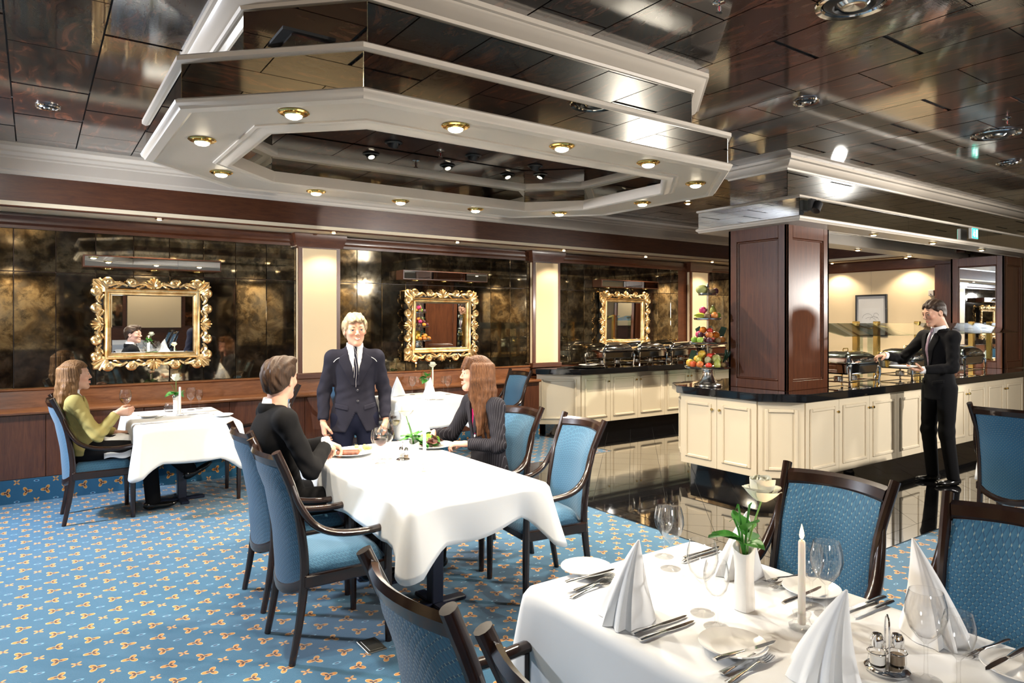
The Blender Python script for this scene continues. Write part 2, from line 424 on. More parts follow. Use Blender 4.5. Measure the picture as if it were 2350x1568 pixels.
for i, cx in enumerate(PIL):
    p = MB().box(cx - .245, cx + .245, YW - .085, YW + .02, .98, 2.50)
    p.build('pilaster', M['wall_wood_v'], wl)
    MB().cbox(cx - .20, cx + .20, YW - .094, YW - .08, 1.03, 2.455, .004).build('pilaster_panel', M['cream_wall'], wl)
    MB().cbox(cx - .251, cx - .243, YW - .062, YW - .02, 1.03, 2.455, .002).build('pilaster_panel', M['cream_wall'], wl)
    MB().sweep([(cx - .26, YW), (cx - .26, YW - .10), (cx + .26, YW - .10), (cx + .26, YW)], [(-.02, 2.47), (.012, 2.47), (.018, 2.50), (.035, 2.55), (.045, 2.60), (.045, 2.62), (-.02, 2.62)]).build('pilaster_capital', M['wall_wood'], wl)
    MB().cbox(cx - .262, cx + .262, YW - .105, YW, .965, 1.03, .006).build('pilaster_base', M['wall_wood'], wl)
MB().sweep([(X0, YW), (XE, YW)], [(-.02, 2.48), (.03, 2.48), (.03, 2.51), (.05, 2.53), (.05, 2.575), (.06, 2.59), (.06, 2.60), (-.02, 2.60)]).build('header', M['wall_wood'], wl)
MB().sweep([(X0, YW), (XE, YW), (XE, 4.4)], [(0, 2.624), (.52, 2.624), (.52, 2.66), (0, 2.66)]).build('soffit', M['soffit'], wl)
path = [(X0, 7.30), (10.95, 7.30), (10.95, 4.3)]
MB().sweep(path, [(-.05, 2.614), (-.01, 2.614), (.0, 2.625), (.012, 2.63), (.012, 2.645), (0, 2.655), (0, 2.90), (-.05, 2.90)]).build('trim_1', M['wall_wood'], kind='structure')
MB().sweep(path, [(-.3, 2.89), (.006, 2.89), (.012, 2.90), (.012, 2.925), (.03, 2.935), (.03, 3.025), (.042, 3.035), (.042, 3.05), (.062, 3.075), (.062, 3.09), (.085, 3.115), (.10, 3.12), (.10, ZC + .012), (-.3, ZC + .012)]).build('trim_2', M['white'], kind='structure')
# dado with its ledge, the carpet turned up at its foot
DX = 5.72
MB().box(X0, DX, 7.5, 7.8, 0, .21).build('baseboard_left', M['carpet_v'], kind='structure')
da = struct('trim_3')
xs = [X0 + .35 + .79 * i for i in range(14)]; xs = [q for q in xs if q < DX - .2] + [DX]; xs = [X0] + xs
for i in range(len(xs) - 1):
    MB().cbox(xs[i] + .002, xs[i + 1] - .002, 7.505, 7.535, .213, .795, .003).build('dado_panel', M['wall_wood_v'], da, smooth=False)
MB().box(X0, DX, 7.53, 7.8, .21, .79).build('dado_core', M['wall_wood'], da)
MB().sweep([(X0, 7.79), (DX, 7.79), ], [(0, .775), (.285, .775), (.30, .785), (.325, .79), (.33, .805), (.325, .82), (.30, .825), (0, .825)]).build('ledge', M['rail_wood'], da)
MB().sweep([(X0, 7.79), (DX + .02, 7.79)], [(0, .825), (.05, .825), (.045, .975), (.06, .985), (.06, .992), (.045, 1.0), (0, 1.0)]).build('dado_band', M['rail_wood'], da)
# ---- end wall with the picture, other walls of the room (seen in the mirrors)
wr = MB().box(XE, XE + .2, 4.57, 8.05, 0, 2.66).build('wall_right', M['cream_wall'], kind='structure')
MB().sweep([(XE, YW), (XE, 4.4)], [(0, 2.45), (.03, 2.45), (.045, 2.47), (.045, 2.60), (.06, 2.62), (0, 2.62)]).build('header', M['wall_wood'], wr)
MB().box(XE - .04, XE, 5.1, YW, 0, 1.0).build('dado_panel', M['wall_wood_v'], wr)
MB().cbox(XE - .06, XE + .01, 4.60, 4.87, .97, 2.5, .01).build('door_post', M['wall_wood_v'], wr)
wb = MB().box(X0, X1, Y0 - .2, Y0, 0, 3.2).build('wall_front', M['wall_wood'], kind='structure')
wn = MB().box(X0 - .2, X0, Y0, 8.05, 0, 3.2).build('wall_near', M['wall_wood'], kind='structure')
ws = MB().box(X1, X1 + .2, Y0, 8.05, 0, 3.2).build('wall_far', M['cream_wall'], kind='structure')
for i in range(7):
    xa = X0 + .2 + 2.7 * i
    MB().cbox(xa, xa + 1.25, Y0, Y0 + .02, 1.0, 2.6, .004).build('mirror_panel', M['antique'], wb)
    MB().cbox(xa + 1.35, xa + 2.6, Y0, Y0 + .05, .95, 2.7, .004).build('cream_panel', M['cream_wall'], wb)
    lamp('wall_fill_lamp', 'SPOT', (xa + 1.7, Y0 + .75, 3.0), 60, (1, .88, .7), (xa + 1.7, Y0, 1.5), .05, 100, .6)  # added lamp without fitting, brightens this wall for the ceiling to reflect
for i in range(4):
    ya = Y0 + .3 + 3.0 * i
    MB().cbox(X0, X0 + .02, ya, ya + .9, 1.0, 2.6, .004).build('mirror_panel', M['antique'], wn)
    MB().cbox(X0, X0 + .05, ya + 1.0, ya + 2.8, .95, 2.7, .004).build('cream_panel', M['cream_wall'], wn)
    lamp('wall_fill_lamp', 'SPOT', (X0 + .75, ya + 1.8, 3.0), 60, (1, .88, .7), (X0, ya + 1.8, 1.5), .05, 100, .6)  # same added fill along the near wall, no fitting built
for a, b in (((X1, Y0), (X0, Y0)), ((X0, Y0), (X0, 7.4))):
    MB().sweep([a, b], [(-.02, 2.75), (.3, 2.75), (.3, 2.9), (.36, 3.05), (.4, ZC + .01), (-.02, ZC + .01)]).build('trim_4', M['white'], kind='structure')
# ---- octagonal mirrored coffer hung from the ceiling
cf = struct('coffer_ceiling')
def facets(poly, z0, z1, mat, name, th=.012, inward=False):
    n = len(poly)
    for i in range(n):
        a, b = Vector(poly[i]), Vector(poly[(i + 1) % n]); d = (b - a).normalized(); nn = Vector((d.y, -d.x)) * (-1 if inward else 1)
        q = [a + d * .002, b - d * .002, b - d * .002 - nn * th, a + d * .002 - nn * th]
        MB().prism([tuple(v) for v in q], z0, z1).build(name, mat, cf, smooth=False)
lo8 = octo(HX - .02, HY - .02, CH - .01, 3.82)[::-1]; up8 = octo(1.505, .925, .425)[::-1]
lo8 = lo8[::-1]; up8 = up8[::-1]       # clockwise seen from above: the right of travel points inward
def rev(p): return p[::-1]
facets(rev(lo8), 2.57, 2.745, M['mirror'], 'side_mirror')
facets(rev(up8), 2.72, 3.06, M['mirror'], 'upper_mirror')
MB().sweep(rev(up8), [(-.02, 3.05), (.012, 3.05), (.018, 3.065), (.03, 3.07), (.05, 3.09), (.075, 3.105), (.085, 3.12), (.10, 3.125), (.10, ZC + .012), (-.02, ZC + .012)], True).build('crown_moulding', M['white'], cf)
MB().sweep(rev(lo8), [(-.30, 2.74), (.008, 2.74), (.02, 2.748), (.02, 2.768), (.008, 2.776), (-.30, 2.776)], True).build('top_moulding', M['white'], cf)
MB().sweep(rev(lo8), [(-.02, 2.585), (.015, 2.585), (.028, 2.575), (.022, 2.56), (.012, 2.553), (.005, 2.540), (-.035, 2.535), (-.05, 2.545), (-.05, 2.585)], True).build('edge_moulding', M['white'], cf)
ri, ro = octo(1.36, .765, .345), octo(HX - .05, HY - .05, CH - .02, 3.82)
R = MB(); R.add([(*p, 2.545) for p in ro] + [(*p, 2.545) for p in ri] + [(*p, 2.60) for p in ro] + [(*p, 2.60) for p in ri],
    [(i, (i + 1) % 8, 8 + (i + 1) % 8, 8 + i) for i in range(8)] + [(16 + i, 16 + (i + 1) % 8, 24 + (i + 1) % 8, 24 + i) for i in range(8)] + [(8 + i, 8 + (i + 1) % 8, 24 + (i + 1) % 8, 24 + i) for i in range(8)])
R.build('underside', M['white'], cf, smooth=False)
MB().sweep(octo(1.36, .765, .345), [(-.085, 2.548), (-.085, 2.538), (-.07, 2.534), (-.06, 2.538), (-.04, 2.53), (-.02, 2.522), (.0, 2.522), (.012, 2.53), (.012, 2.60), (-.085, 2.56)], True).build('rim_moulding', M['white'], cf)
facets(octo(1.37, .775, .35), 2.59, 2.70, M['mirror'], 'recess_mirror', inward=False)
MB().sweep(octo(1.35, .755, .34), [(-.03, 2.70), (.03, 2.70), (.035, 2.715), (.03, 2.745), (-.03, 2.745)], True).build('recess_moulding', M['white'], cf)
facets(octo(1.37, .775, .35), 2.745, 2.86, M['mirror'], 'recess_mirror', inward=False)
for i in range(6):
    a, b = OX - 1.38 + .46 * i, OX - 1.38 + .46 * (i + 1)
    MB().box(a + .003, b - .003, OY - .80, OY + .80, 2.865, 2.875).build('recess_tile', M['lacquer'], cf, smooth=False)
MB().box(OX - 1.42, OX + 1.42, OY - .82, OY + .82, 2.876, 2.89).build('recess_back', M['gap'], cf)
# ---- mirrored bulkhead over the buffet
bk = struct('bulkhead_beam'); BX1 = 11.75
def ring4(x0, x1, y0, y1): return [(x0, y0), (x1, y0), (x1, y1), (x0, y1)]
def panes(x0, x1, y0, y1, z0, z1, step, name):
    n = max(1, round((x1 - x0) / step))
    for i in range(n):
        a, b = x0 + (x1 - x0) * i / n, x0 + (x1 - x0) * (i + 1) / n
        MB().box(a + .001, b - .001, y0, y0 + .01, z0, z1).build(name, M['mirror_clear'], bk, smooth=False)
        MB().box(a + .001, b - .001, y1 - .01, y1, z0, z1).build(name, M['mirror_clear'], bk, smooth=False)
    MB().box(x0, x0 + .01, y0, y1, z0, z1).build(name, M['mirror_clear'], bk, smooth=False)
panes(5.66, BX1, 3.56, 4.70, 2.565, 2.745, 2.0, 'side_mirror')
panes(5.81, BX1, 3.78, 4.42, 2.75, 3.06, 2.6, 'upper_mirror')
MB().sweep(ring4(5.81, BX1, 3.78, 4.42), [(-.02, 3.05), (.012, 3.05), (.02, 3.065), (.035, 3.07), (.055, 3.09), (.08, 3.105), (.09, 3.12), (.12, 3.125), (.12, ZC + .012), (-.02, ZC + .012)], True).build('crown_moulding', M['white'], bk)
MB().sweep(ring4(5.66, BX1, 3.56, 4.70), [(-.22, 2.742), (.006, 2.742), (.016, 2.748), (.016, 2.763), (.006, 2.77), (-.22, 2.77)], True).build('top_moulding', M['white'], bk)
MB().sweep(ring4(5.66, BX1, 3.56, 4.70), [(-.02, 2.58), (.012, 2.58), (.022, 2.57), (.018, 2.555), (.005, 2.545), (.0, 2.535), (-.26, 2.535), (-.26, 2.58)], True).build('edge_moulding', M['white'], bk)
MB().sweep(ring4(5.93, 11.5, 3.83, 4.43), [(-.02, 2.535), (.02, 2.53), (.03, 2.54), (.03, 2.60), (-.02, 2.66)], True).build('recess_moulding', M['white'], bk)
MB().box(5.9, 11.5, 3.83, 4.43, 2.66, 2.67).build('recess_back', M['gap'], bk)
for i in range(13):
    MB().box(5.9 + .43 * i + .006, 5.9 + .43 * (i + 1) - .006, 3.82, 4.44, 2.645, 2.655).build('recess_tile', M['mirror'], bk, smooth=False)
# ---- wooden column and mirrored pillar standing on the buffet
def panelled(name, x0, x1, y0, y1, z0, z1, mirror_face=None):
    r = struct(name); fr = .095
    MB().box(x0 + .022, x1 - .022, y0 + .022, y1 - .022, z0, z1).build('core', M['wall_wood_v'], r)
    for f in range(4):
        L = (x1 - x0) if f % 2 == 0 else (y1 - y0)
        c = ((x0 + x1) / 2, (y0 + y1) / 2); off = ((y1 - y0) if f % 2 == 0 else (x1 - x0)) / 2
        T = Matrix.Translation((c[0], c[1], 0)) @ rotz(f * PI / 2) @ Matrix.Translation((0, -off, 0))
        b = MB()
        for u0, u1, v0, v1 in ((-L / 2, -L / 2 + fr, z0, z1), (L / 2 - fr, L / 2, z0, z1), (-L / 2 + fr, L / 2 - fr, z0, z0 + .09), (-L / 2 + fr, L / 2 - fr, z1 - .13, z1)):
            b.cbox(u0, u1, 0, .03, v0, v1, .004, T)
        b.build('frame', M['wall_wood_v'], r)
        q = MB(); w_ = .018
        for u0, u1, v0, v1 in ((-L / 2 + fr, -L / 2 + fr + w_, z0 + .09, z1 - .13), (L / 2 - fr - w_, L / 2 - fr, z0 + .09, z1 - .13), (-L / 2 + fr, L / 2 - fr, z0 + .09, z0 + .09 + w_), (-L / 2 + fr, L / 2 - fr, z1 - .13 - w_, z1 - .13)):
            q.cbox(u0, u1, .008, .03, v0, v1, .006, T)
        q.build('panel_moulding', M['wall_wood'], r)
        MB().box(-L / 2 + fr, L / 2 - fr, .02, .026, z0 + .09, z1 - .13, T).build('panel', M['mirror_clear'] if mirror_face == f else M['wall_wood_v'], r)
    return r
panelled('wood_column', 5.797, 6.51, 3.77, 4.43, .962, 2.545)
panelled('mirrored_pillar', 11.04, 11.72, 3.84, 4.52, .962, 2.545, 3)
# ================================================================ chairs
def chair_proto(fab, piping=True):
    t = empty('armchair')
    post = [(-.255, 0), (-.215, .22), (-.195, .42), (-.205, .58), (-.245, .80), (-.335, 1.015)]
    def spl(P, n=14):
        out = []
        for i in range(n + 1):
            u = i / n * (len(P) - 1); k = min(int(u), len(P) - 2); f = u - k
            p0, p1, p2, p3 = [Vector(P[max(0, min(len(P) - 1, k + d))]) for d in (-1, 0, 1, 2)]
            out.append(.5 * ((2 * p1) + (p2 - p0) * f + (2 * p0 - 5 * p1 + 4 * p2 - p3) * f * f + (3 * p1 - p0 - 3 * p2 + p3) * f ** 3))
        return out
    for s in (-1, 1):
        pts = spl([(x, s * (.205 + .02 * (z > .9)), z) for x, z in post], 20)
        MB().tube(pts, [(.016 + .006 * min(1, i / 6), .0185) for i in range(21)], 10, up=(1, 0, 0)).build('rear_leg', M['chair_wood'], t)
        MB().tube(spl([(.225, s * .232, 0), (.222, s * .232, .3), (.222, s * .236, .46), (.228, s * .25, .585)], 8), [(.017, .017), (.019, .019), (.021, .021), (.022, .022), (.022, .022), (.021, .02), (.02, .018), (.018, .016), (.016, .015)], 8, up=(1, 0, 0)).build('front_leg', M['chair_wood'], t)
        arm = spl([(-.262, s * .212, .86), (-.228, s * .222, .76), (-.16, s * .238, .655), (-.06, s * .252, .604), (.08, s * .258, .588), (.20, s * .255, .594), (.27, s * .25, .60)], 22)
        MB().tube(arm, [(.012 + .006 * min(1, i / 5), .013 + .012 * min(1, i / 8)) for i in range(22)] + [(.012, .018)], 10, up=(0, 0, 1)).build('arm', M['chair_wood'], t)
    # backrest: curved padded panel front and rear, wooden top rail and bow under it
    def xz(z): # post line
        for (xa, za), (xb, zb) in zip(post, post[1:]):
            if za <= z <= zb: return xa + (xb - xa) * (z - za) / (zb - za)
        return post[-1][0]
    b = MB(); nz, ny = 12, 10; vs = []
    for side in (0, 1):
        for i in range(nz + 1):
            z = .36 + (.935 - .36) * i / nz
            for j in range(ny + 1):
                y = -.192 + .384 * j / ny; e = (y / .192) ** 2
                bow = -.045 * (1 - e)
                th = .024 * (1 - e ** 3) * (1 - (2 * i / nz - 1) ** 8)
                zz = z - (.05 * (1 - e) if i == 0 else 0) + .01 * (1 - e) * (i == nz)
                vs.append((xz(z) + bow + (.008 + th if side == 0 else -.012 - .5 * th), y, zz))
    m = (nz + 1) * (ny + 1); fs = []
    for sd in (0, 1):
        for i in range(nz):
            for j in range(ny):
                a = sd * m + i * (ny + 1) + j; fs.append((a, a + 1, a + ny + 2, a + ny + 1))
    bd = [j for j in range(ny + 1)] + [i * (ny + 1) + ny for i in range(1, nz + 1)] + [nz * (ny + 1) + j for j in range(ny - 1, -1, -1)] + [i * (ny + 1) for i in range(nz - 1, 0, -1)]
    for i in range(len(bd)): fs.append((bd[i], bd[(i + 1) % len(bd)], m + bd[(i + 1) % len(bd)], m + bd[i]))
    b.add(vs, fs).build('backrest', fab, t)
    r = MB()
    rail = [(xz(.960) - .045 * (1 - (y / .2) ** 2), y, .960 + .005 * (1 - (y / .2) ** 2)) for y in [-.205 + .041 * q for q in range(11)]]
    r.tube(rail, [(.036, .016)] * 11, 6, up=(-.35, 0, .94)).build('top_rail', M['chair_wood'], t)
    bow = [(-.20 - .05 * (1 - (y / .2) ** 2), y, .37 - .055 * (1 - (y / .2) ** 2)) for y in [-.205 + .041 * q for q in range(11)]]
    MB().tube(bow, [(.03, .016)] * 11, 8, up=(0, 0, 1)).build('back_bow', M['chair_wood'], t)
    MB().cbox(-.20, .215, -.235, -.205, .355, .415, .006).cbox(-.20, .215, .205, .235, .355, .415, .006).cbox(.195, .228, -.215, .215, .355, .415, .006).cbox(-.205, -.175, -.205, .205, .355, .415, .006).build('seat_frame', M['chair_wood'], t)
    c = MB(); nx, ny = 10, 10; vs = []
    for i in range(nx + 1):
        for j in range(ny + 1):
            u, v = 2 * i / nx - 1, 2 * j / ny - 1
            vs.append((.02 + .218 * u * (1 - .03 * v * v), .212 * v * (1 - .05 * (u < -.5)), .415 + .075 * ((1 - u ** 6) * (1 - v ** 6)) ** .45))
    n0 = len(vs); vs += [(p[0], p[1], .40) for p in vs[:]]
    fs = []
    for i in range(nx):
        for j in range(ny):
            a = i * (ny + 1) + j; fs += [(a, a + 1, a + ny + 2, a + ny + 1)]
    bd = [j for j in range(ny + 1)] + [i * (ny + 1) + ny for i in range(1, nx + 1)] + [nx * (ny + 1) + j for j in range(ny - 1, -1, -1)] + [i * (ny + 1) for i in range(nx - 1, 0, -1)]
    for i in range(len(bd)): fs.append((bd[i], bd[(i + 1) % len(bd)], n0 + bd[(i + 1) % len(bd)], n0 + bd[i]))
    fs.append(tuple(n0 + q for q in bd))
    c.add(vs, fs).build('seat', fab, t, ang=60)
    return t
GR = 'armchairs of the dining room'
cA = tag(chair_proto(M['fabric2']), 'armchair pulled out in front of the man in the black suit, empty seat facing camera', 'chair', GR)
cC = tag(chair_proto(M['fabric']), 'armchair with diamond-dotted blue back at rose table, nearer the black floor', 'chair', GR)
cA.location = (1.25, 3.43, 0)
cA['label'] = 'empty armchair beside the seated man in black, its blue seat showing'
for loc, rz, lab in [((1.30, 4.107), 0, 'armchair the man in the black suit sits on'), ((.45, 6.66), 0, 'armchair the woman in the yellow-green jacket sits on'),
                     ((1.76, 6.78), PI, 'armchair across the table from the woman in the yellow-green jacket'),
                     ((2.55, 3.35), PI - .12, 'empty armchair with pale blue back, facing the table end near the drooping cloth corner'),
                     ((2.575, 4.0), PI + .12, 'armchair the long-haired woman in the striped jacket sits on'),
                     ((2.90, 6.95), 0, 'armchair half hidden behind the standing woman in navy'),
                     ((4.67, 6.95), PI, 'armchair by the panelled dado next to the far cream buffet')]:
    dup(cA, (*loc, 0), rz, lab, GR)
cC.location = (2.33, 1.505, 0); cC.rotation_euler = (0, 0, PI)
for loc, rz, lab in [((2.32, .87), PI, 'armchair with diamond-dotted blue back cut by the picture edge, behind the leaning napkin'),
                     ((1.05, 1.48), 0, 'armchair seen from behind at the white table with the burning candle'),
                     ((1.06, .91), 0, 'armchair of which only the top corner shows at the bottom edge'),
                     ((6.03, 1.98), 0, 'armchair standing alone on the carpet beyond the buffet customer')]:
    dup(cC, (*loc, 0), rz, lab, GR)
cC['label'] = 'armchair with diamond-dotted blue back behind the white rose and candle'
# ================================================================ tables and cloths
M['table_leg'] = simple('midnight_blue_enamel', (.008, .012, .03), .35)
def cloth_mesh(x0, x1, y0, y1, z, drop, tip, seed=0, lift=()):
    rng = random.Random(seed); ph = rng.uniform(0, 6)
    cx, cy, hx, hy, rc = (x0 + x1) / 2, (y0 + y1) / 2, (x1 - x0) / 2, (y1 - y0) / 2, .035
    per = []
    def side(a, b, n, nrm):
        for i in range(n):
            f = i / n; per.append((a[0] + (b[0] - a[0]) * f, a[1] + (b[1] - a[1]) * f, nrm, None))
    def arc(c, a0, n=8):
        for i in range(n):
            a = a0 + PI / 2 * i / n; per.append((c[0] + rc * math.cos(a), c[1] + rc * math.sin(a), (math.cos(a), math.sin(a)), 1))
    side((x1, y0 + rc), (x1, y1 - rc), 28, (1, 0)); arc((x1 - rc, y1 - rc), 0); side((x1 - rc, y1), (x0 + rc, y1), 20, (0, 1)); arc((x0 + rc, y1 - rc), PI / 2)
    side((x0, y1 - rc), (x0, y0 + rc), 28, (-1, 0)); arc((x0 + rc, y0 + rc), PI); side((x0 + rc, y0), (x1 - rc, y0), 20, (0, -1)); arc((x1 - rc, y0 + rc), 1.5 * PI)
    n = len(per); corners = [(x0, y0), (x1, y0), (x1, y1), (x0, y1)]
    T = [0, .02, .06, .14, .25, .38, .52, .66, .8, .9, 1.0]
    vs = [(cx, cy, z)]; fs = []
    for s in (.35, .7, .93):
        vs += [(cx + (p[0] - cx) * s, cy + (p[1] - cy) * s, z + .0008 * math.sin(11 * p[0] + 7 * p[1])) for p in per]
    dist = 0; arcl = []
    for i, p in enumerate(per):
        arcl.append(dist); q = per[(i + 1) % n]; dist += math.hypot(q[0] - p[0], q[1] - p[1])
    for t in T:
        for i, p in enumerate(per):
            dmin = min(math.hypot(p[0] - c[0], p[1] - c[1]) for c in corners)
            c = max(0, 1 - dmin / .19) ** 1.4; c2 = math.exp(-(dmin / .26) ** 2)
            D = drop + (tip - drop) * c + .012 * math.sin(arcl[i] * 9 + ph)
            for (lx, ly, lr, la) in lift: D -= la * math.exp(-((p[0] - lx) ** 2 + (p[1] - ly) ** 2) / lr ** 2)
            out = .006 * min(1, t * 20) + t * (.012 + .075 * c + .012 * c2) + t * t * .016 * math.sin(arcl[i] * 17 + ph) * (.35 + c2) - .028 * t * (c2 - c)
            rnd = .010 * (1 - min(1, t * 12)) ** 2
            vs.append((p[0] + p[2][0] * (out - rnd), p[1] + p[2][1] * (out - rnd), z - D * t - (0 if t == 0 else .002)))
    rows = 3 + len(T)
    for i in range(n): fs.append((0, 1 + i, 1 + (i + 1) % n))
    for r in range(rows - 1):
        for i in range(n):
            a = 1 + r * n + i; b = 1 + r * n + (i + 1) % n; fs.append((a, b, b + n, a + n))
    return MB().add(vs, fs)
def table(x0, x1, y0, y1, lab, labc, drop, tip, seed, legs, lift=()):
    t = empty('dining_table', ((x0 + x1) / 2, (y0 + y1) / 2, 0)); tag(t, lab, 'table', 'tables under white cloths')
    cx, cy = (x0 + x1) / 2, (y0 + y1) / 2
    MB().cbox(x0 - cx + .012, x1 - cx - .012, y0 - cy + .012, y1 - cy - .012, .722, .752, .006).build('tabletop', M['chair_wood'], t)
    for lx, ly in legs:
        MB().cbox(lx - cx - .037, lx - cx + .037, ly - cy - .037, ly - cy + .037, .02, .722, .006).build('pedestal', M['table_leg'], t)
        MB().cbox(lx - cx - .19, lx - cx + .19, ly - cy - .035, ly - cy + .035, 0, .025, .006).cbox(lx - cx - .035, lx - cx + .035, ly - cy - .19, ly - cy + .19, 0, .024, .006).build('foot', M['table_leg'], t)
    me = cloth_mesh(x0, x1, y0, y1, .757, drop, tip, seed, lift).mesh('tablecloth', M['linen'], ang=80)
    c = link(me, 'tablecloth'); tag(c, labc, 'tablecloth', 'white tablecloths')
    sd = c.modifiers.new('thick', 'SOLIDIFY'); sd.thickness = .0016; sd.offset = -1
    return t
table(.68, 1.48, 6.19, 7.41, 'table where the woman in the yellow-green jacket sits', 'white cloth on the table below the first gilt mirror', .30, .44, 1, [(1.1, 6.8)])
table(1.43, 2.26, 2.87, 4.52, 'long table between the seated man and the long-haired woman', 'white cloth on the long table where two people dine', .21, .37, 2, [(1.88, 3.45), (1.84, 4.05)], [(2.05, 2.87, .18, .05)])
table(1.30, 2.13, .15, 1.80, 'table laid with napkins, candle and cruet by the picture edge', 'white cloth on the laid table with the burning candle', .26, .42, 3, [(1.7, 1.35), (1.7, .6)])
table(3.2, 4.12, 6.62, 7.42, 'laid table behind the standing woman below the second mirror', 'white cloth on the laid table below the second mirror', .30, .42, 4, [(3.65, 7.0)])
table(1.25, 2.1, -2.6, -1.1, 'table that shows only as a reflection in the first gilt mirror', 'white cloth on the table reflected in the first gilt mirror', .26, .42, 6, [(1.7, -1.85)])
for yy, q in ((-1.5, 'nearer the laid table'), (-2.2, 'nearer the room wall')):
    for xx, rz in ((1.02, 0), (2.32, PI)): dup(cA, (xx, yy, 0), rz, 'armchair reflected in the first gilt mirror, ' + q + (', facing the buffet' if rz == 0 else ', back to the buffet'), GR)
table(6.36, 7.2, 1.2, 2.36, 'table hidden behind the lone armchair', 'white cloth corner peeping out beside the lone armchair', .26, .44, 5, [(6.8, 1.8)])
# ================================================================ buffet cabinets
ZB0, ZB1 = .185, .886
def door(p, u0, u1, knob, z0=ZB0, z1=ZB1):
    d = MB().cbox(u0 + .002, u1 - .002, -.012, .01, z0, z1, .002).build('door', M['cream_cab'], p)
    w = .055; s = .016; q = MB()
    a, b, c, e = u0 + .075, u1 - .075, z0 + .085, z1 - .085
    for r in ((a - s, a + s, c - s, e + s), (b - s, b + s, c - s, e + s), (a + s, b - s, c - s, c + s), (a + s, b - s, e - s, e + s)):
        q.cbox(r[0], r[1], -.026, -.008, r[2], r[3], .0075)
    q.build('moulding', M['cream_cab'], d)
    for kx in knob:
        MB().lathe([(.004, .0), (.005, .012), (.012, .016), (.014, .022), (.011, .028), (.001, .030)], 12, M=Matrix.Translation((kx, -.012, z1 - .125)) @ Matrix.Rotation(PI / 2, 4, 'X')).build('knob', M['brass'], d)
    return d
def unit(loc, rz, doors, depth, label, name='buffet_cabinet'):
    t = empty(name, (*loc, 0), rz); tag(t, label, 'cabinet', 'cream buffet cabinets')
    W = doors[-1][1]
    MB().cbox(0.001, W - .001, .011, depth, ZB0 + .008, ZB1, .002).build('carcass', M['cream_cab'], t)
    for u0, u1, k in doors: door(t, u0, u1, k)
    return t
unit((5.45, 4.744), -PI / 2, [(0, .45, (.405,)), (.45, .897, (.495,))], .03, 'double-door cream cabinet under the fruit stand')
unit((5.452, 3.845), -PI / 4, [(0, .406, ())], .05, 'angled cream corner panel below the wooden column')
unit((5.745, 3.56), 0, [(0, .557, (.515,))], .03, 'single-door cream cabinet just round the corner from the angled panel')
unit((6.302, 3.56), 0, [(0, .562, (.52,)), (.562, 1.118, (.605,))], .3, 'double-door cream cabinet with the customer\'s shadow')
unit((7.42, 3.56), 0, [(0, .55, (.505,)), (.55, 1.093, (.595,))], .3, 'double-door cream cabinet the standing customer covers')
unit((8.513, 3.56), 0, [(0, .576, (.53,)), (.576, 1.129, (.62,))], .3, 'double-door cream cabinet just past the standing customer')
unit((9.642, 3.56), 0, [(0, .564, (.52,)), (.564, 1.182, (.61,))], .3, 'double-door cream cabinet at the picture edge')
unit((5.73, 5.0), -PI * .75, [(0, .38, ())], .05, 'narrow angled cream panel turned away below the fruit stand')
MB().prism([(5.54, 4.70), (5.54, 3.90), (5.78, 3.66), (11.3, 3.66), (11.3, 4.92), (5.78, 4.92)], 0, .18).build('buffet_plinth', M['granite'])
tag(bpy.data.objects['buffet_plinth'], 'black granite plinth under the island buffet', 'plinth')
def slab(poly, z0, z1, name, label, mat):
    bm = bmesh.new(); vb = [bm.verts.new((*p, z0)) for p in poly]; f = bm.faces.new(vb)
    r = bmesh.ops.extrude_face_region(bm, geom=[f]); bmesh.ops.translate(bm, verts=[v for v in r['geom'] if isinstance(v, bmesh.types.BMVert)], vec=(0, 0, z1 - z0))
    bmesh.ops.recalc_face_normals(bm, faces=bm.faces)
    bmesh.ops.bevel(bm, geom=[e for e in bm.edges if abs(e.verts[0].co.z - e.verts[1].co.z) < 1e-6], offset=.008, segments=3, affect='EDGES')
    me = bpy.data.meshes.new(name); bm.to_mesh(me); bm.free(); me.shade_smooth(); me.set_sharp_from_angle(angle=.6); me.materials.append(mat)
    return tag(link(me, name), label, 'worktop')
slab([(5.40, 4.77), (5.40, 3.80), (5.68, 3.50), (11.32, 3.50), (11.32, 5.06), (5.66, 5.06)], .888, .962, 'buffet_worktop', 'black granite worktop of the island buffet', M['granite'])
a_ = math.atan2(-.36, .5)
unit((5.755, 7.615), a_, [(0, .615, ())], .04, 'angled cream end panel of the buffet along the mirror wall')
unit((6.265, 7.26), 0, [(0, .545, (.505,))], .03, 'single-door cream cabinet below the plate stack')
unit((6.81, 7.26), 0, [(0, .556, (.515,)), (.556, 1.13, (.6,))], .4, 'double-door cream cabinet below the third gilt mirror')
unit((7.94, 7.26), 0, [(0, .56, (.52,)), (.56, 1.12, (.6,))], .4, 'double-door cream cabinet glimpsed left of the fruit stand foot')
unit((9.06, 7.26), 0, [(0, .56, (.52,)), (.56, 1.12, (.6,))], .4, 'cream cabinet beyond the fruit stand foot, by the column')
MB().prism([(5.9, 7.6), (6.33, 7.38), (10.9, 7.38), (10.9, 7.68), (5.9, 7.68)], 0, .18).build('buffet_plinth', M['granite'])
tag(bpy.data.objects['buffet_plinth.001'], 'black granite plinth under the buffet along the mirror wall', 'plinth')
slab([(5.74, 7.70), (5.69, 7.55), (6.13, 7.10), (11.3, 7.10), (11.3, 7.70)], .888, .962, 'buffet_worktop', 'black granite worktop along the mirror wall', M['granite'])
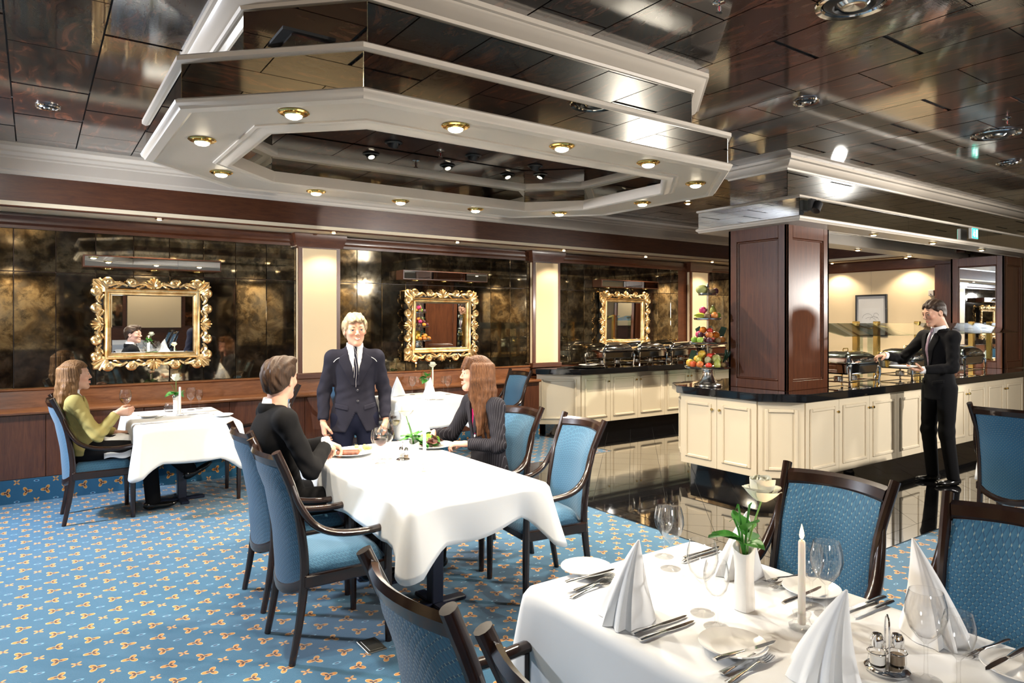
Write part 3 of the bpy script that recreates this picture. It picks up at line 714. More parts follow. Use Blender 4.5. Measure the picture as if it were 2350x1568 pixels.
# ================================================================ gilt mirrors, canopies
def spiral(cx, cz, r0, a0, turns, sgn, n=16):
    return [(cx + r0 * (1 - .82 * i / n) * math.cos(a0 + sgn * turns * 2 * PI * i / n), cz + r0 * (1 - .82 * i / n) * math.sin(a0 + sgn * turns * 2 * PI * i / n)) for i in range(n + 1)]
def scroll_mesh(L):
    """one carved S-scroll with a curled head and acanthus leaves, running along +x for L"""
    b = MB(); r = .042
    sp = spiral(r * 1.0, .052, r, PI * .9, 1.35, -1, 18)
    tail = [(L - (L - r * 1.0 - .0) * f, .018 + .035 * math.sin(PI * f) * (1 - .3 * f)) for f in [q / 10 for q in range(10)]]
    pts = tail + [(sp[0][0] * .6 + tail[-1][0] * .4, .03)] + sp
    n = len(pts); b.tube([(x, -.028 - .012 * math.sin(PI * i / n), z) for i, (x, z) in enumerate(pts)], [.006 + .013 * math.sin(PI * min(1, .15 + i / n * .75)) for i in range(n)], 7)
    b.ball((sp[-1][0], -.044, sp[-1][1]), .013, 8)
    for f, up, s in ((.25, 1, .035), (.45, 1, .045), (.62, -1, .028), (.8, 1, .03)):
        x = L * f; b.tube([(x + .03, -.03, .03), (x, -.04, .03 + up * s * .55), (x - .025, -.034, .03 + up * s), (x - .045, -.022, .03 + up * s * .85)], [.004, .012, .009, .003], 6)
    return b.mesh('scroll', M['gilt'])
def shell_mesh():
    b = MB()
    for i in range(7):
        a = PI / 2 + (i - 3) * .36; L = .085 - .006 * abs(i - 3)
        b.tube([(0, -.03, .02), (.5 * L * math.cos(a), -.045, .02 + .5 * L * math.sin(a)), (L * math.cos(a), -.038, .02 + L * math.sin(a)), (1.1 * L * math.cos(a), -.02, .02 + 1.1 * L * math.sin(a))], [.006, .011, .012, .005], 6)
    b.ball((0, -.04, .015), .016, 8)
    for s in (-1, 1): b.tube([(s * .02, -.035, .01), (s * .055, -.04, .02), (s * .08, -.035, .045), (s * .065, -.03, .06)], [.008, .01, .008, .004], 6)
    return b.mesh('shell', M['gilt'])
def corner_mesh():
    b = MB(); b.cbox(-.03, .085, -.02, 0, -.03, .085, .004)
    for i in range(7):
        a = -.18 + i * (PI / 2 + .36) / 6; L = .115 + .03 * math.sin(2 * max(0, min(PI / 2, a))) 
        b.tube([(-.03, -.022, -.03), (-.03 + .5 * L * math.cos(a), -.04, -.03 + .5 * L * math.sin(a)), (-.03 + L * math.cos(a), -.03, -.03 + L * math.sin(a))], [.006, .012, .010], 6)
    return b.mesh('corner_leaf', M['gilt'])
IW, IH = .385, .302            # half size of the moulded inner frame opening
SCH, SCV, SHL, CRN = scroll_mesh(.205), scroll_mesh(.155), shell_mesh(), corner_mesh()
def gilt_mirror(cx, cz, label):
    t = empty('gilt_mirror', (cx, YW - .052, cz)); t.rotation_euler = (.021, 0, 0); tag(t, label, 'mirror', 'gilt framed mirrors on the mirror wall')
    MB().box(-IW - .1, IW + .1, .0, .04, -IH - .1, IH + .1).build('backing', M['black'], t)
    g = MB(); bw = .022     # bevelled plate
    g.add([(-IW, -.002, -IH), (IW, -.002, -IH), (IW, -.002, IH), (-IW, -.002, IH), (-IW + bw, -.006, -IH + bw), (IW - bw, -.006, -IH + bw), (IW - bw, -.006, IH - bw), (-IW + bw, -.006, IH - bw)],
          [(4, 5, 6, 7), (0, 1, 5, 4), (1, 2, 6, 5), (2, 3, 7, 6), (3, 0, 4, 7)]).build('mirror_glass', M['mirror_clear'], t, smooth=False)
    f = MB(); prof = [(-.01, .0), (-.01, .018), (.004, .026), (.012, .022), (.022, .034), (.038, .040), (.05, .030), (.056, .014), (.056, 0)]
    f.sweep([(-IW, -IH), (IW, -IH), (IW, IH), (-IW, IH)], [(o, h) for o, h in prof], True, Matrix.Rotation(PI / 2, 4, 'X'))
    f.build('inner_frame', M['gilt'], t)
    def put(me, x, z, rot, mir=1):
        o = link(me, me.name.split('.')[0], t); o.location = (x, 0, z); o.rotation_euler = (0, -rot, 0); o.scale = (mir, 1, 1)
    ew, eh = IW + .054, IH + .054
    for sx in (-1, 1):
        put(SCH, sx * (ew + .0), eh, 0, -sx); put(SCH, sx * (.235), eh, 0, -sx)
        put(SCH, -sx * ew, -eh, PI, -sx); put(SCH, -sx * .235, -eh, PI, -sx)
        put(SCV, sx * ew, eh - .0, -sx * PI / 2, sx); put(SCV, sx * ew, .195, -sx * PI / 2, sx); put(SCV, sx * ew, -eh, -sx * PI / 2, -sx); put(SCV, sx * ew, -.195, -sx * PI / 2, -sx)
        put(SHL, sx * (ew - .005), 0, -sx * PI / 2)
        for sz in (-1, 1):
            o = link(CRN, 'corner_leaf', t); o.location = (sx * ew, 0, sz * eh); o.scale = (sx, 1, sz)
    put(SHL, 0, eh - .005, 0); put(SHL, 0, -eh + .005, PI)
    # lit canopy over it
    c = empty('mirror_canopy', (cx, YW, 2.195)); tag(c, 'mirror-fronted light canopy over the ' + label.split(' gilt')[0] + ' gilt mirror', 'canopy', 'light canopies over the gilt mirrors')
    MB().cbox(-.612, .612, -.21, -.006, -.058, .058, .003).build('box', M['wall_wood'], c)
    for a, b in ((-.60, -.2), (-.2, .2), (.2, .60)): MB().box(a + .001, b - .001, -.215, -.209, -.046, .046).build('front_mirror', M['mirror_clear'], c, smooth=False)
    for x in (-.4, 0, .4):
        q = MB().lathe([(.045, 0), (.05, -.003), (.05, -.008), (.036, -.010), (.034, -.004)], 16, (x, -.11, -.058)).build('spot_ring', M['brass'], c)
        MB().lathe([(.034, -.003), (.0001, -.006)], 14, (x, -.11, -.058)).build('lens', M['lamp'], q)
        lp = lamp('spot', 'SPOT', (cx + x, YW - .11, 2.195 - .072), 7, (1, .80, .52), (cx + x, YW - .03, 1.2), .02, 95, .6)
gilt_mirror(.994, 1.595, 'first gilt mirror, above the table of the woman in yellow-green')
gilt_mirror(4.31, 1.57, 'second gilt mirror, between the standing woman and the long-haired one')
gilt_mirror(7.565, 1.63, 'third gilt mirror, above the buffet chafing dishes')
# ================================================================ downlights and ceiling fittings
DL = [MB().lathe([(.050, .004), (.066, .001), (.068, -.005), (.060, -.010), (.046, -.008), (.042, .002)], 24).mesh('trim_ring', M['brass']),
      MB().lathe([(.045, -.001), (.044, -.014), (.038, -.018), (.034, -.010)], 20).mesh('gimbal', M['brass']),
      MB().lathe([(.036, -.012), (.034, -.024), (.024, -.030), (.0001, -.033)], 18).mesh('lens', M['lamp'])]
def downlight(x, y, z, label, group, power=26, cone=125, scale=1., col=(1, .87, .68)):
    t = empty('downlight', (x, y, z)); tag(t, label, 'downlight', group)
    for me in DL: link(me, me.name.split('.')[0], t).scale = (scale,) * 3
    if power: lamp('downlight_lamp', 'SPOT', (x, y, z - .05), power, col, (x, y, 0), .03, cone, .5)
GL = 'brass downlights of the octagonal coffer'
for x, y, s in [(1.63, 2.79, 'long side over the laid table, end over the dining couple'), (2.275, 2.79, 'long side over the laid table, middle one'), (2.92, 2.79, 'long side over the laid table, end by the buffet'),
                (.70, 3.74, 'short side away from the buffet'), (.94, 3.02, 'slanted corner above the empty armchair'), (3.62, 3.03, 'slanted corner nearest the wooden column'),
                (.95, 4.49, 'slanted corner toward the first gilt mirror'), (1.64, 4.76, 'long side facing the mirror wall, first'), (2.30, 4.77, 'long side facing the mirror wall, second'),
                (2.97, 4.76, 'long side facing the mirror wall, third'), (3.65, 4.51, 'slanted corner toward the third gilt mirror'), (3.87, 3.76, 'short side facing the wooden column')]:
    downlight(x, y, 2.545, 'brass downlight in the coffer, ' + s, GL, 60)
for x, s in [(-2.4, 'outside the picture'), (-.6, 'above the wall edge'), (1.0, 'over the first canopy'), (2.75, 'over the first cream pilaster'), (4.35, 'over the second canopy'), (6.07, 'over the second cream pilaster'), (7.69, 'over the third canopy'), (9.26, 'over the third cream pilaster')]:
    downlight(x, 7.4, 2.62, 'small downlight in the cream soffit ' + s, 'soffit downlights', 15, 120, .6)
for y, s in ((5.2, 'near the mirrored pillar'), (6.4, 'near the wooden column')): downlight(11.15, y, 2.62, 'small downlight in the soffit above the drawing, ' + s, 'soffit downlights', 20, 120, .6)
for i, (x, y) in enumerate([(7.2, 3.68), (8.53, 3.68), (9.86, 3.68), (7.2, 4.58), (8.57, 4.58), (9.92, 4.58)]):
    downlight(x, y, 2.535, 'small downlight under the mirrored bulkhead, ' + ['first', 'second', 'third'][i % 3] + (' on the customer side' if i < 3 else ' on the far side'), 'bulkhead downlights', 50, 130, .7)
for x, y, s in [(5.0, 5.75, 'over the carpet edge before the far buffet'), (6.9, 5.9, 'over the aisle behind the wooden column'), (8.8, 5.9, 'over the aisle toward the end wall')]:  # invented fittings, added to brighten the far buffet and aisle
    downlight(x, y, ZC, 'added ceiling fill light ' + s, 'added aisle fill lights', 150, 140, .8)
def roundel(x, y, r, label, dark=True):
    t = empty('ceiling_outlet', (x, y, ZC)); tag(t, label, 'air outlet', 'round ceiling outlets')
    MB().lathe([(r, .0), (r * 1.03, -.006), (r, -.014), (r * .86, -.010), (r * .82, .0)], 28).build('rim', M['chrome'], t)
    MB().lathe([(r * .80, -.0), (r * .62, -.018), (r * .56, -.018), (r * .5, -.004)], 24).build('cone', M['black'], t)
    MB().lathe([(r * .46, -.004), (r * .34, -.022), (r * .28, -.022), (.0001, -.010)], 24).build('disc', M['silver'], t)
roundel(.083, 5.867, .075, 'small round ceiling outlet near the wall cornice')
roundel(4.39, 2.708, .085, 'round ceiling outlet between coffer and wooden column')
roundel(6.433, 2.299, .17, 'large round ceiling outlet beyond the sprinkler')
roundel(3.218, 1.738, .17, 'large round ceiling outlet cut by the top edge')
roundel(7.682, 2.636, .1, 'round ceiling outlet above the bulkhead crown')
def sprinkler(x, y, z, label):
    t = empty('sprinkler', (x, y, z)); tag(t, label, 'sprinkler', 'ceiling sprinklers')
    MB().lathe([(.028, 0), (.03, -.004), (.012, -.008)], 14).build('plate', M['chrome'], t)
    MB().tube([(0, 0, 0), (0, 0, -.02)], .006, 8).tube([(.008, 0, -.018), (.010, 0, -.035), (.0, 0, -.05)], .0025, 6).tube([(-.008, 0, -.018), (-.010, 0, -.035), (0, 0, -.05)], .0025, 6).build('frame', M['chrome'], t)
    MB().tube([(0, 0, -.02), (0, 0, -.046)], .003, 8).build('bulb', simple('red_bulb', (.5, .02, .02), .2), t)
    MB().lathe([(.016, -.05), (.016, -.053), (.0001, -.053)], 12).build('deflector', M['chrome'], t)
sprinkler(6.0, 2.07, ZC, 'sprinkler beside the large outlet over the carpet edge'); sprinkler(2.69, 2.11, ZC, 'sprinkler cut by the top edge of the picture')
def black_spot(x, y, label):
    t = empty('spotlight', (x, y, 2.865)); tag(t, label, 'spotlight', 'black spotlights in the coffer recess')
    MB().lathe([(.06, 0), (.062, -.006), (.045, -.012), (.04, 0)], 20).build('ring', M['black'], t)
    T = Matrix.Translation((0, 0, -.012)) @ Matrix.Rotation(.5, 4, 'X')
    MB().lathe([(.036, .02), (.036, -.02), (.03, -.024), (.028, -.016)], 16, M=T).build('barrel', M['black'], t)
    MB().lathe([(.024, -.018), (.0001, -.019)], 14, M=T).build('lens', M['lamp_dim'], t)
for x, s in ((2.05, 'nearest the dining couple'), (2.70, 'middle one'), (3.28, 'nearest the wooden column')): black_spot(x, 4.36, 'black spotlight in the coffer recess, ' + s)
sprinkler(2.42, 4.36, 2.865, 'sprinkler in the coffer recess between black spotlights')
t = empty('spotlight', (5.80, 3.545, 2.68)); tag(t, 'black spotlight clamped to the bulkhead corner above the column', 'spotlight')
MB().cbox(-.045, .045, -.05, -.0, -.05, .055, .01).build('bracket', M['black'], t)
MB().lathe([(.04, -.06), (.04, .03), (.02, .045), (.0001, .047)], 14, M=Matrix.Translation((.02, -.065, -.01)) @ Matrix.Rotation(.6, 4, 'Y')).build('barrel', M['black'], t)
M['exit_green'] = emit('green_sign_face', (.02, .55, .38), 1.6); M['exit_white'] = emit('white_sign_mark', (.8, 1, .95), 1.8)
t = empty('exit_sign', (9.15, 3.50, 2.665)); tag(t, 'green running-man exit sign hung on the mirrored bulkhead', 'exit sign')
MB().cbox(-.085, .085, -.018, .02, -.065, .065, .004).build('case', simple('sign_case', (.6, .6, .6), .4), t)
MB().box(-.08, .08, -.020, -.0175, -.06, .06).build('face', M['exit_green'], t)
s_ = MB().box(.015, .065, -.0215, -.0195, -.045, .045).ball((-.035, -.021, .035), (.012, .001, .012), 10)
s_.tube([(-.035, -.021, .02), (-.045, -.021, -.008)], .008, 6).tube([(-.045, -.021, -.008), (-.02, -.021, -.02), (-.028, -.021, -.045)], .005, 6).tube([(-.045, -.021, -.008), (-.06, -.021, -.03)], .005, 6).tube([(-.037, -.021, .015), (-.01, -.021, .005)], .004, 6)
s_.build('running_figure', M['exit_white'], t)
t = empty('framed_drawing', (XE - .015, 5.855, 1.72)); tag(t, 'black-framed pale line drawing on the cream end wall', 'picture')
Pm = Matrix.Rotation(-PI / 2, 4, 'Z')
f = MB()
for u0, u1, v0, v1 in ((-.26, -.235, -.345, .345), (.235, .26, -.345, .345), (-.235, .235, -.345, -.32), (-.235, .235, .32, .345)): f.cbox(u0, u1, -.025, .01, v0, v1, .003, Pm)
f.build('frame', M['black'], t)
MB().box(-.236, .236, -.006, .005, -.321, .321, Pm).build('mount', simple('grey_mount', (.60, .58, .56), .6), t)
MB().box(-.16, .16, -.008, -.005, -.2, .12, Pm).build('sheet', simple('drawing_paper', (.62, .605, .59), .6), t)
d = MB()
for c, r, a0, a1 in (((-.06, -.06), .09, .3, 3.0), ((.05, -.09), .075, .2, 2.9), ((-.02, -.15), .12, .5, 2.2), ((.08, .0), .04, 0, 5.5)):
    d.tube([(c[0] + r * math.cos(a0 + (a1 - a0) * i / 14), -.0085, c[1] + r * math.sin(a0 + (a1 - a0) * i / 14)) for i in range(15)], .0012, 5, M=Pm)
d.tube([(-.1, -.0085, -.19), (-.05, -.0085, -.17), (0, -.0085, -.19), (.06, -.0085, -.165), (.12, -.0085, -.19)], .005, 5, M=Pm)
d.build('pencil_lines', simple('pencil', (.12, .12, .12), .6), t)
MB().tube([(XE - .012, 5.86, 2.07), (XE - .012, 5.86, 2.45)], .0015, 5).build('hanging_wire', M['silver']); tag(bpy.data.objects['hanging_wire'], 'thin hanging wire above the framed drawing', 'wire')
t = empty('wall_box', (XE - .03, 4.92, 2.06)); tag(t, 'small white box on the end wall beside the wooden post', 'wall box')
MB().cbox(-.03, .03, -.04, .04, -.045, .045, .006).build('case', M['white'], t); MB().lathe([(.008, 0), (.008, .006), (.0001, .008)], 10, M=Matrix.Translation((-.03, 0, -.02)) @ Matrix.Rotation(-PI / 2, 4, 'Y')).build('button', M['black'], t)
# ================================================================ buffet ware
def chafer_proto():
    t = empty('chafing_dish'); L, W = .30, .21
    b = MB()
    def ring(h, s, r=.05, n=5):
        out = []
        for cx, cy, a0 in ((L * s - r, W * s - r, 0), (-L * s + r, W * s - r, PI / 2), (-L * s + r, -W * s + r, PI), (L * s - r, -W * s + r, 1.5 * PI)):
            for i in range(n): a = a0 + PI / 2 * i / (n - 1); out.append((cx + r * math.cos(a), cy + r * math.sin(a), h))
        return out
    def loft(rs, cap0=True, cap1=True):
        m = MB(); n = len(rs[0]); vs = [p for r in rs for p in r]; fs = []
        for i in range(len(rs) - 1):
            for k_ in range(n): fs.append((i * n + k_, i * n + (k_ + 1) % n, (i + 1) * n + (k_ + 1) % n, (i + 1) * n + k_))
        if cap0: fs.append(tuple(range(n))[::-1])
        if cap1: fs.append(tuple(range((len(rs) - 1) * n, len(rs) * n)))
        return m.add(vs, fs)
    loft([ring(.12, .90), ring(.135, .96), ring(.205, .985), ring(.208, 1.03), ring(.222, 1.04), ring(.226, 1.0)]).build('water_pan', M['chrome'], t)
    lid = loft([ring(.228, 1.02), ring(.236, 1.03), ring(.243, .99), ring(.275, .95), ring(.305, .86, .05), ring(.33, .72, .05), ring(.345, .52, .05), ring(.352, .25, .03)], ).build('lid', M['chrome'], t)
    MB().tube([(-.09, -.205, .27), (-.09, -.24, .285), (.09, -.24, .285), (.09, -.205, .27)], .009, 8).build('handle', M['chrome'], lid)
    MB().tube([(-.05, 0, .352), (-.04, 0, .375), (.04, 0, .375), (.05, 0, .352)], .006, 8).build('knob', M['brass'], lid)
    for sx in (-1, 1):
        for sy in (-1, 1):
            MB().tube([(sx * .265, sy * .185, .21), (sx * .30, sy * .205, .175), (sx * .295, sy * .205, .10), (sx * .285, sy * .198, .03), (sx * .295, sy * .205, .0)], [.012, .017, .012, .009, .014], 8).build('leg', M['chrome'], t)
    MB().tube([(-.285, -.198, .045), (.285, -.198, .045), (.285, .198, .045), (-.285, .198, .045), (-.285, -.198, .045)], .006, 6).build('stretcher', M['chrome'], t)
    MB().box(-.28, .28, -.05, .05, .036, .042).build('burner_shelf', M['chrome'], t)
    for sx in (-.14, .14): MB().lathe([(.042, .042), (.045, .046), (.045, .085), (.038, .09), (.02, .092), (.0001, .088)], 16, (sx, 0, 0)).build('burner', M['silver'], t)
    return t
ch = tag(chafer_proto(), 'silver chafing dish beside the wooden column on the island', 'chafing dish', 'silver chafing dishes')
ch.location = (6.98, 3.86, .962)
for x, y, rz, lab in [(8.32, 3.88, 0, 'silver chafing dish behind the standing customer'), (9.66, 3.88, 0, 'silver chafing dish near the mirrored pillar'),
                  (6.96, 7.42, 0, 'silver chafing dish under the third mirror, nearest the plate stack'), (7.66, 7.42, 0, 'silver chafing dish under the third mirror, second along'), (8.36, 7.42, 0, 'silver chafing dish partly behind the fruit stand'), (9.1, 7.42, 0, 'silver chafing dish seen past the fruit stand toward the column')]:
    dup(ch, (x, y, .962), rz, lab, 'silver chafing dishes')
def plate_mesh(r, name='plate'):
    return MB().lathe([(.0001, .004), (r * .6, .004), (r * .68, .006), (r * .98, .018), (r, .020), (r * .99, .0225), (r * .7, .010), (r * .6, .008), (.0001, .008)], 36).mesh(name, M['china'])
PB, PS = plate_mesh(.15), plate_mesh(.088, 'side_plate')
for i in range(5): tag(link(plate_mesh(.135) if i == 0 else bpy.data.meshes['plate.001'], 'plate', loc=(6.55, 7.44, .976 + i * .011)), 'white plate in the stack on the far buffet, %s from the bottom' % ['lowest', 'second', 'third', 'fourth', 'topmost'][i] if 0 < i < 4 else 'white plate %s of the stack on the far buffet' % ('at the bottom' if i == 0 else 'on top'), 'plate', 'plate stack on the far buffet')
tag(MB().lathe([(.0001, .002), (.2, .002), (.225, .008), (.235, .012), (.225, .013), (.2, .006), (.0001, .005)], 40).build('tray', M['silver'], loc=(6.55, 7.40, .963)), 'oval silver tray under the plate stack', 'tray'); bpy.data.objects['tray'].scale = (1.25, .95, 1)
for i in range(2): tag(MB().cbox(-.09, .09, -.05, .05, 0, .008, .003).build('black_folder', M['black'], loc=(6.06 + .13 * i, 7.42 + .05 * i, .963 + .009 * i), rot=(0, 0, .5 - .4 * i)), ['black folded napkin at the end of the far worktop', 'black folded napkin lying against the silver tray'][i], 'napkin')
# sneeze guard
def guard(x0, x1, label):
    t = empty('sneeze_guard', ((x0 + x1) / 2, 4.14, .962)); tag(t, label, 'sneeze guard', 'glass sneeze guards'); h = (x1 - x0) / 2
    T = Matrix.Translation((0, 0, .635)) @ Matrix.Rotation(math.atan2(.12, .46), 4, 'X')
    MB().box(-h + .004, h - .004, -.50, 0, -.004, .004, T).build('glass_shelf', M['pane'], t, smooth=False)
    for sx in (-1, 1):
        MB().cbox(sx * (h - .22) - .03, sx * (h - .22) + .03, -.03, .03, 0, .66, .004).build('post', M['brass'], t)
        MB().box(sx * (h - .10) - .08, sx * (h - .10) + .03, .0, .006, 0.01, .60).build('glass_side', M['pane'], t, smooth=False)
        MB().tube([(sx * (h - .22), 0, .62), (sx * (h - .22), -.16, .575)], .008, 8).lathe([(.02, 0), (.02, .012), (.0001, .014)], 12, (sx * (h - .22), -.17, .575)).build('bracket', M['brass'], t)
guard(6.60, 7.93, 'glass sneeze guard beside the wooden column'); guard(7.95, 9.40, 'glass sneeze guard behind the standing customer'); guard(9.42, 10.98, 'glass sneeze guard next to the mirrored pillar')
# ================================================================ fruit stand
FX, FY = 5.635, 4.56
t = empty('fruit_stand', (FX, FY, .962)); tag(t, 'four-tier silver fruit stand on the corner of the island worktop', 'fruit stand')
MB().lathe([(.0001, 0), (.135, 0), (.142, .006), (.138, .02), (.11, .03), (.085, .055), (.06, .1), (.05, .15), (.06, .178), (.03, .18), (.0001, .18)], 32).build('foot', M['silver'], t)
TZ, TR = [.18, .425, .672, .922], [.232, .19, .14, .095]
for z, r in zip(TZ, TR):
    MB().lathe([(.0001, 0), (r * .9, .0), (r * .97, .006), (r, .018), (r * 1.02, .02), (r * .99, .024), (r * .9, .010), (.0001, .008)], 36, (0, 0, z)).build('tray', M['silver'], t)
MB().tube([(0, 0, .18), (0, 0, .98)], .011, 10).build('stem', M['silver'], t)
MB().lathe([(.011, .975), (.018, .985), (.008, .995), (.02, 1.01), (.008, 1.025), (.004, 1.045), (.0001, 1.05)], 14).build('finial', M['silver'], t)
FM = {k_: (lambda x: x)(None) for k_ in ()}
def skin(name, c1, c2, rough=.4, sc=14):
    x = N(name); f = x.noise(x.coord('Object', (1, 1, 1), True), sc, 4); x.set(Base_Color=x.ramp(f, [(.35, c1), (.65, c2)]), Roughness=rough); x.bump(f, .15, .003); return x.m
FK = {'orange': (skin('orange_peel', (.75, .20, .02), (.9, .33, .03)), (.036, .036, .034)), 'mango': (skin('mango_skin', (.75, .36, .04), (.55, .45, .06)), (.05, .04, .042)),
      'red_apple': (skin('red_apple_skin', (.45, .03, .02), (.6, .12, .03)), (.034, .034, .032)), 'green_apple': (skin('green_apple_skin', (.22, .45, .05), (.4, .6, .1)), (.034, .034, .033)),
      'plum': (skin('plum_skin', (.05, .015, .03), (.11, .025, .05)), (.03, .03, .032)), 'dragon_fruit': (skin('dragon_fruit_skin', (.55, .03, .13), (.7, .08, .2)), (.042, .036, .038)),
      'papaya': (skin('papaya_skin', (.28, .30, .05), (.45, .38, .06)), (.052, .036, .036)), 'pear': (skin('pear_skin', (.28, .33, .06), (.42, .42, .1)), (.034, .034, .046)),
      'tomato': (skin('tomato_skin', (.6, .03, .02), (.7, .06, .03), .25), (.032, .032, .028)), 'kiwi': (skin('kiwi_skin', (.16, .10, .05), (.25, .17, .08), .8), (.036, .028, .028)),
      'melon': (skin('melon_rind', (.30, .33, .10), (.42, .42, .14), .5), (.062, .046, .05)), 'passion_fruit': (skin('passion_fruit_skin', (.06, .03, .03), (.10, .05, .05), .5), (.03, .03, .03)),
      'star_fruit': (skin('star_fruit_skin', (.45, .50, .04), (.62, .60, .10), .3), (.06, .03, .03)), 'nectarine': (skin('nectarine_skin', (.55, .14, .04), (.75, .30, .06)), (.036, .036, .035)), 'guava': (skin('guava_skin', (.35, .40, .22), (.45, .42, .25), .6), (.034, .03, .04))}
def fruit_mesh(kind):
    m, r = FK[kind]; b = MB()
    if kind == 'star_fruit':
        n = 10; vs = []; fs = []; ns = 9
        for i in range(ns):
            f = -1 + 2 * i / (ns - 1); s = math.sqrt(max(.01, 1 - f * f))
            for k_ in range(n): a = 2 * PI * k_ / n; q = s * (r[1] * 1.15 if k_ % 2 == 0 else r[1] * .55); vs.append((f * r[0], q * math.cos(a), q * math.sin(a)))
        for i in range(ns - 1):
            for k_ in range(n): fs.append((i * n + k_, i * n + (k_ + 1) % n, (i + 1) * n + (k_ + 1) % n, (i + 1) * n + k_))
        b.add(vs, fs + [tuple(range(n)), tuple(range((ns - 1) * n, ns * n))])
    elif kind == 'pear': b.lathe([(.0001, -.044), (.02, -.043), (.033, -.028), (.036, -.010), (.028, .014), (.018, .032), (.013, .044), (.0001, .05)], 16)
    elif kind in ('red_apple', 'green_apple'): b.lathe([(.0001, -.022), (.012, -.030), (.026, -.024), (.035, -.002), (.033, .016), (.022, .029), (.010, .030), (.0001, .020)], 18)
    else: b.ball((0, 0, 0), r, 16)
    return b.mesh(kind, m)
FMS = {k_: fruit_mesh(k_) for k_ in FK}
STEM = MB().tube([(0, 0, 0), (.002, 0, .01), (.006, 0, .02)], [.002, .0018, .0025], 6).mesh('stalk', simple('brown_stalk', (.12, .07, .03), .8))
rng = random.Random(11); TN = ['lowest', 'second', 'third', 'top']
def put_fruit(kind, tier, a, rr, dz=0, tilt=0, yaw=None, sc=1.):
    m, r = FK[kind]; z = .962 + TZ[tier] + .012 + r[2] * sc + dz
    o = link(FMS[kind], kind, loc=(FX + rr * math.cos(a), FY + rr * math.sin(a), z), rot=(tilt, 0, yaw if yaw is not None else rng.uniform(0, 6))); o.scale = (sc,) * 3
    # what the camera sees of it: angle round the stand
    tag(o, '', kind.replace('_', ' '), 'fruit on the %s tier' % TN[tier]); o['_a'] = a
    if kind in ('red_apple', 'green_apple', 'pear'): s = link(STEM, 'stalk', o); s.location = (0, 0, r[2] * .62 if kind != 'pear' else .046)
    return o
VA = math.atan2(-FY, -FX)      # direction from the stand to the camera
def ring_fruit(tier, spec, rr, dz=0, a0=0):
    n = len(spec); out = []
    for i, k_ in enumerate(spec): out.append(put_fruit(k_, tier, VA + a0 + 2 * PI * i / n, rr, dz))
    return out
allf = []
allf += ring_fruit(0, ['tomato', 'pear', 'kiwi', 'passion_fruit', 'kiwi', 'nectarine', 'orange', 'kiwi', 'nectarine', 'orange', 'mango', 'red_apple', 'nectarine'], .178, 0, .05)
allf += ring_fruit(0, ['guava', 'melon', 'papaya', 'mango', 'orange', 'mango', 'papaya'], .105, .035, .0)
allf += ring_fruit(0, ['tomato', 'tomato', 'kiwi', 'mango'], .058, .09, .3)
allf += ring_fruit(1, ['plum', 'kiwi', 'nectarine', 'passion_fruit', 'red_apple', 'plum', 'orange', 'passion_fruit', 'green_apple', 'green_apple'], .142, 0, .1)
allf += ring_fruit(1, ['nectarine', 'orange', 'nectarine', 'plum', 'dragon_fruit', 'plum'], .088, .05, .15)
allf += ring_fruit(1, ['tomato', 'guava', 'orange'], .045, .10, .5)
allf += ring_fruit(2, ['kiwi', 'nectarine', 'green_apple', 'plum', 'passion_fruit', 'kiwi', 'star_fruit'], .095, 0, -.1)
allf += [put_fruit('dragon_fruit', 2, VA - 1.5, .048, .05), put_fruit('pear', 2, VA + 1.5, .05, .045)]
allf += [put_fruit('melon', 3, VA - 1.57, .058, 0, 0, VA + PI / 2), put_fruit('kiwi', 3, VA + 1.2, .045), put_fruit('plum', 3, VA + 1.7, .078)]
cnt = {}
for o in allf: cnt.setdefault((o['category'], o['group']), []).append(o)
for (c, g), os in cnt.items():
    os.sort(key=lambda o: (o.location.x * RT[0] + o.location.y * RT[1]))
    for i, o in enumerate(os):
        tier = g.split('the ')[1]
        if len(os) == 1: o['label'] = 'only %s on the %s of the fruit stand' % (c, tier)
        else: o['label'] = '%s on the %s of the fruit stand, %s' % (c, tier, ['first', 'second', 'third', 'fourth', 'fifth'][i] + ' counted toward the column')
        del o['_a']
M['leaf'] = simple('glossy_leaf', (.05, .23, .03), .38); M['leaf_dark'] = simple('dark_leaf', (.006, .045, .022), .6)
def folded_leaf(tier, a, rr, label, yaw):
    z = .962 + TZ[tier] + .02
    o = MB().add([(-.028, 0, 0), (.028, 0, 0), (.032, .006, .05), (-.03, .006, .05), (-.024, .016, .10), (.03, .016, .105), (-.028, .01, .0), (.028, .01, .0), (.032, .016, .05), (-.03, .016, .05), (-.024, .024, .10), (.03, .024, .105)],
                 [(0, 1, 2, 3), (3, 2, 5, 4), (6, 9, 8, 7), (9, 10, 11, 8), (0, 3, 9, 6), (3, 4, 10, 9), (1, 7, 8, 2), (2, 8, 11, 5), (4, 5, 11, 10), (0, 6, 7, 1)]).build('banana_leaf', M['leaf_dark'], loc=(FX + rr * math.cos(a), FY + rr * math.sin(a), z + .06), rot=(.0, yaw, VA + PI / 2))
    tag(o, label, 'leaf', 'folded leaves on the fruit stand')
folded_leaf(1, VA - 1.9, .06, 'folded dark green leaf leaning out of the second tier near the dragon fruit', -.5); folded_leaf(1, VA + 1.9, .13, 'folded dark green leaf on the second tier toward the column', .35); folded_leaf(0, VA - 1.9, .17, 'folded dark green leaf on the lowest tier beside the mangoes', .2)
t = empty('pineapple_crown', (FX + .15 * math.cos(VA + 1.75), FY + .15 * math.sin(VA + 1.75), .962 + .24)); tag(t, 'spiky pineapple crown lying on the lowest tier toward the column', 'pineapple crown')
SP = MB().tube([(0, 0, 0), (.05, 0, .015), (.10, 0, .04), (.135, 0, .075)], [(.006, .010), (.005, .010), (.004, .007), (.001, .001)], 6).mesh('spike', M['leaf_dark'])
